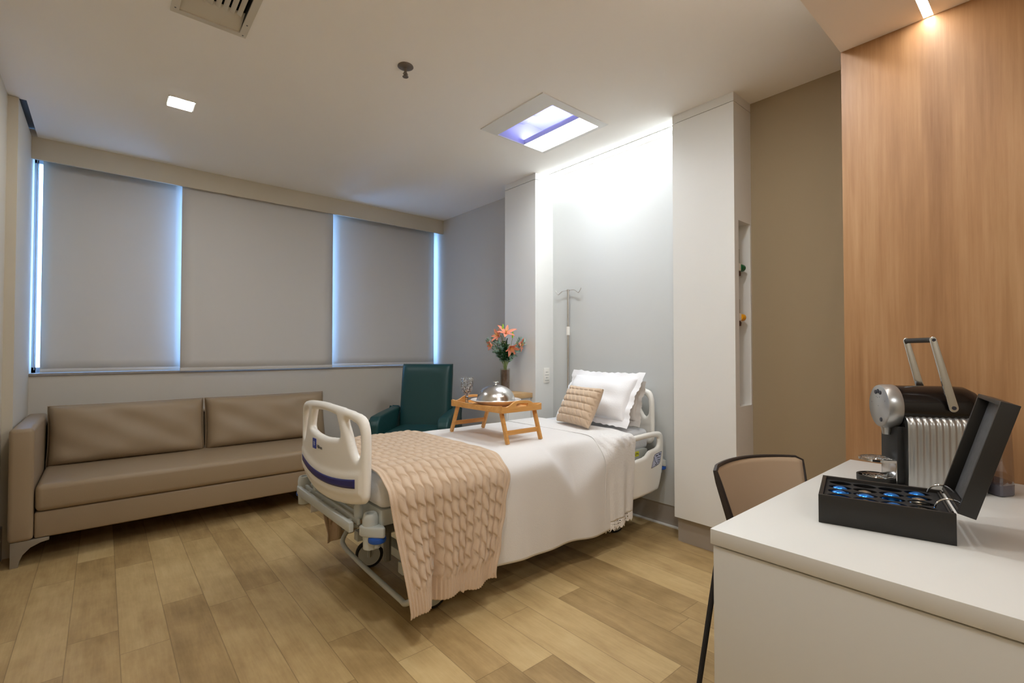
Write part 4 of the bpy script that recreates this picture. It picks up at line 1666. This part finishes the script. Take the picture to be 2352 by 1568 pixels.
proto = {}
kinds = {(0, 2): 'b', (0, 1): 'b', (1, 1): 'b', (2, 2): 'b', (3, 3): 'b', (0, 0): 'k', (1, 0): 's', (1, 3): 'k', (1, 2): 's', (2, 0): 'b', (3, 0): 's', (3, 2): 's', (3, 1): 'k', (0, 3): 'k'}
cname = {'b': 'blue', 's': 'silver', 'k': 'black'}
cm = {'b': m_capb, 's': m_caps, 'k': m_capk}
colw = ('first', 'second', 'third', 'last')
depth = {'b': .060, 's': .057, 'k': .036}
for (cx, cy, i, j) in wells:
    kd = kinds.get((i, j))
    if not kd:
        continue
    q = mb @ Vector((cx, cy, 0))
    q.z = BA.z + .007
    lab = '%s foil capsule in the box, %s column from the open end, %s row' % (cname[kd], colw[i], ('nearest', 'second', 'third', 'furthest')[j])
    dz = depth[kd]
    if kd not in proto:
        tt = thing('coffee_capsule', lab, 'coffee capsule', q, group='coffee capsules in the black box')
        obj('cup', lathe(B(), [(0, 0), (.022, 0), (.0232, .004), (.0236, dz - .020), (.0215, dz - .010), (.015, dz - .003), (.008, dz), (0, dz + .001)], (0, 0, 0), segs=20), cm[kd], tt, local=True)
        obj('rim', lathe(B(), [(.021, 0), (.0242, 0), (.0242, .0015), (.021, .0015)], (0, 0, 0), segs=20, closed=True), m_caps, tt, local=True)
        proto[kd] = tt
    else:
        dup(proto[kd], q, 0, lab, 'coffee capsules in the black box')

# ================================================================== COFFEE MACHINE
th = math.radians(35)
ma = Vector((-math.sin(th), math.cos(th), 0))      # towards the machine's front
mw = Vector((math.cos(th), math.sin(th), 0))       # towards its far side
MO = Vector((2.081, .327, .7505))
mm_ = Matrix((mw, ma, Vector((0, 0, 1)))).transposed().to_4x4()
mm_.translation = MO
t = thing('coffee_machine', 'silver and black capsule coffee machine with raised lever on the desk', 'coffee machine', MO, th)
H0 = .261     # axis height of the top barrel
# central black core
obj('core', box(bx(-.055, .055, -.12, .096, 0, .20, bev=.004, mtx=mm_), -.070, .070, -.125, .11, .0, .012, bev=.004, mtx=mm_), m_bmat, t)
# ribbed silver flanks
for s in (-1, 1):
    P = []
    N = 90
    for i in range(N + 1):
        yl = -.128 + .208 * i / N
        ribh = .0028 * (math.cos(2 * PI * i / N * 12) * .5 + .5)
        edge_ = min(1, min(i, N - i) / 6)
        row = []
        prof = [(.052, .232), (.062, .234), (.075, .230), (.084, .222), (.089, .208), (.090, .19), (.090, .12), (.090, .05), (.090, .006), (.052, .004)]
        for k, (a, b) in enumerate(prof):
            rr = ribh * (1 if 0 < k < 8 else 0)
            a2 = .052 + (a - .052) * (.80 + .20 * math.sqrt(max(0, 1 - (1 - edge_) ** 2)))
            row.append(mm_ @ Vector((s * (a2 + rr), yl, b + (rr * .6 if 0 < k < 4 else 0))))
        P.append(row)
    bm = grid(B(), P)
    bmesh.ops.holes_fill(bm, edges=[e for e in bm.edges if e.is_boundary], sides=0)
    obj('ribbed_flank', bm, m_silver, t, smooth=50)


def mp(a, b, c):
    return mm_ @ Vector((a, b, c))


obj('barrel', lathe(B(), [(0, -.150), (.030, -.148), (.055, -.135), (.068, -.110), (.070, -.08), (.070, .082), (0, .082)], mp(0, 0, H0), ma, 40), m_black, t)
obj('barrel_saddle', bx(-.066, .066, -.12, .080, .20, H0, mtx=mm_), m_black, t)
hd = obj('brew_head', lathe(B(), [(0, .082), (.071, .082), (.073, .086), (.073, .114), (.070, .123), (.064, .126), (0, .126)], mp(0, 0, H0), ma, 44), m_silver, t)
for (a, c) in ((-.016, .046), (.0, .050), (.016, .046), (-.020, -.044)):
    obj('button', lathe(B(), [(0, 0), (.0072, 0), (.0072, .002), (.006, .003), (0, .003)], mp(a, .1255, H0 + c), ma, 16), m_ink, hd)
bm = B()
for (a, c) in ((-.008, .03), (.004, .028), (.012, .030), (.045, .01), (-.045, .02), (.0, .0)):
    lathe(bm, [(0, 0), (.0016, 0), (0, .0006)], mp(a, .126, H0 + c), ma, 8)
obj('indicator', bm, m_ink, hd)
obj('spout', lathe(B(), [(0, 0), (.012, 0), (.016, .02), (.020, .04), (0, .04)], mp(0, .102, H0 - .095), (0, 0, 1), 18), m_silver, hd)
# lever: two flat chrome arms and a black grip
pa, pt, zt = -.046, .005, .4825
for s in (-1, 1):
    p0, p1 = mp(s * .078, pa, .267), mp(s * .078, pt, zt)
    dv = (p1 - p0)
    q = basis(p0, dv, mw.cross(dv.normalized()))
    L = dv.length
    out = [(L + .011 * math.cos(a), .009 * math.sin(a)) for a in [PI / 2 - PI * k / 10 for k in range(11)]] + [(.013 * math.cos(a), .013 * math.sin(a)) for a in [-PI / 2 - PI * k / 10 for k in range(11)]]
    ar = obj('lever_arm', plate(out, [], .007, .0012, q), m_chrome, t)
    obj('pivot', lathe(B(), [(0, -.001), (.006, -.001), (.006, .001), (0, .001)], p0 + mw * s * .004, mw, 16), m_ink, ar)
    obj('grip_bolt', lathe(B(), [(0, -.001), (.005, -.001), (.005, .001), (0, .001)], p1 + mw * s * .004, mw, 16), m_ink, ar)
obj('lever_grip', tube(B(), [mp(-.075, pt, zt), mp(.075, pt, zt)], .0085, 16), m_bmat, t)


# cup stand and drip tray: round rim, spokes and rings
def grate(name, a0, z, rad, rimh, m):
    c = mp(0, a0, z)
    ob = obj(name, lathe(B(), [(rad - .005, 0), (rad, 0), (rad, rimh), (rad - .005, rimh)], c, segs=40, closed=True), m, t)
    bm = B()
    for r in (.008, .018, .028, .038):
        if r < rad - .006:
            tube(bm, [c + Vector((r * math.cos(2 * PI * k / 28), r * math.sin(2 * PI * k / 28), rimh - .002)) for k in range(28)], .0014, 5, closed=True)
    for k in range(8):
        a = 2 * PI * k / 8
        tube(bm, [c + Vector((.006 * math.cos(a), .006 * math.sin(a), rimh - .0015)), c + Vector(((rad - .004) * math.cos(a), (rad - .004) * math.sin(a), rimh - .0015))], .0013, 5)
    obj('grate', bm, m_chrome, ob)
    return ob


cs = grate('cup_stand', .134, .078, .050, .008, m_chrome)
obj('stand_arm', box(box(bx(-.050, -.044, .080, .134, .078, .086, mtx=mm_), .044, .050, .080, .134, .078, .086, mtx=mm_), -.050, .050, .090, .099, .010, .086, bev=.003, mtx=mm_), m_steel, cs)
dt = grate('drip_tray', .134, .006, .056, .020, m_bmat)
obj('tray_bowl', lathe(B(), [(0, 0), (.050, 0), (.0515, .004), (.0515, .008), (0, .008)], mp(0, .134, .0), segs=36), m_bmat, dt)
obj('tray_neck', bx(-.050, .050, .09, .134, 0, .012, bev=.002, mtx=mm_), m_bmat, dt)
# water tank at the rear
out = catmull([(-.080, -.150), (.080, -.150), (.080, -.185), (.055, -.214), (0, -.225), (-.055, -.214), (-.080, -.185)], 5)
bm = B()
for z0, z1, sc_ in ((.034, .235, 1.0),):
    ring0 = [bm.verts.new(mp(a, b, z0)) for a, b in out]
    ring1 = [bm.verts.new(mp(a * .97, -.15 + (b + .15) * .93, z1)) for a, b in out]
    for k in range(len(out)):
        bm.faces.new((ring0[k], ring0[(k + 1) % len(out)], ring1[(k + 1) % len(out)], ring1[k]))
    bm.faces.new(ring1)
tk = obj('water_tank', bm, m_tank, t)
bm = plate(out, [], .036, .004, mm_ @ Matrix.Translation((0, 0, .018)))
obj('tank_base', bm, mat('grey_tank_base', lin((92, 90, 98)), .25), tk)
obj('tank_lid', plate([(a * .97, -.15 + (b + .15) * .93) for a, b in out], [], .010, .003, mm_ @ Matrix.Translation((0, 0, .240))), m_bmat, tk)
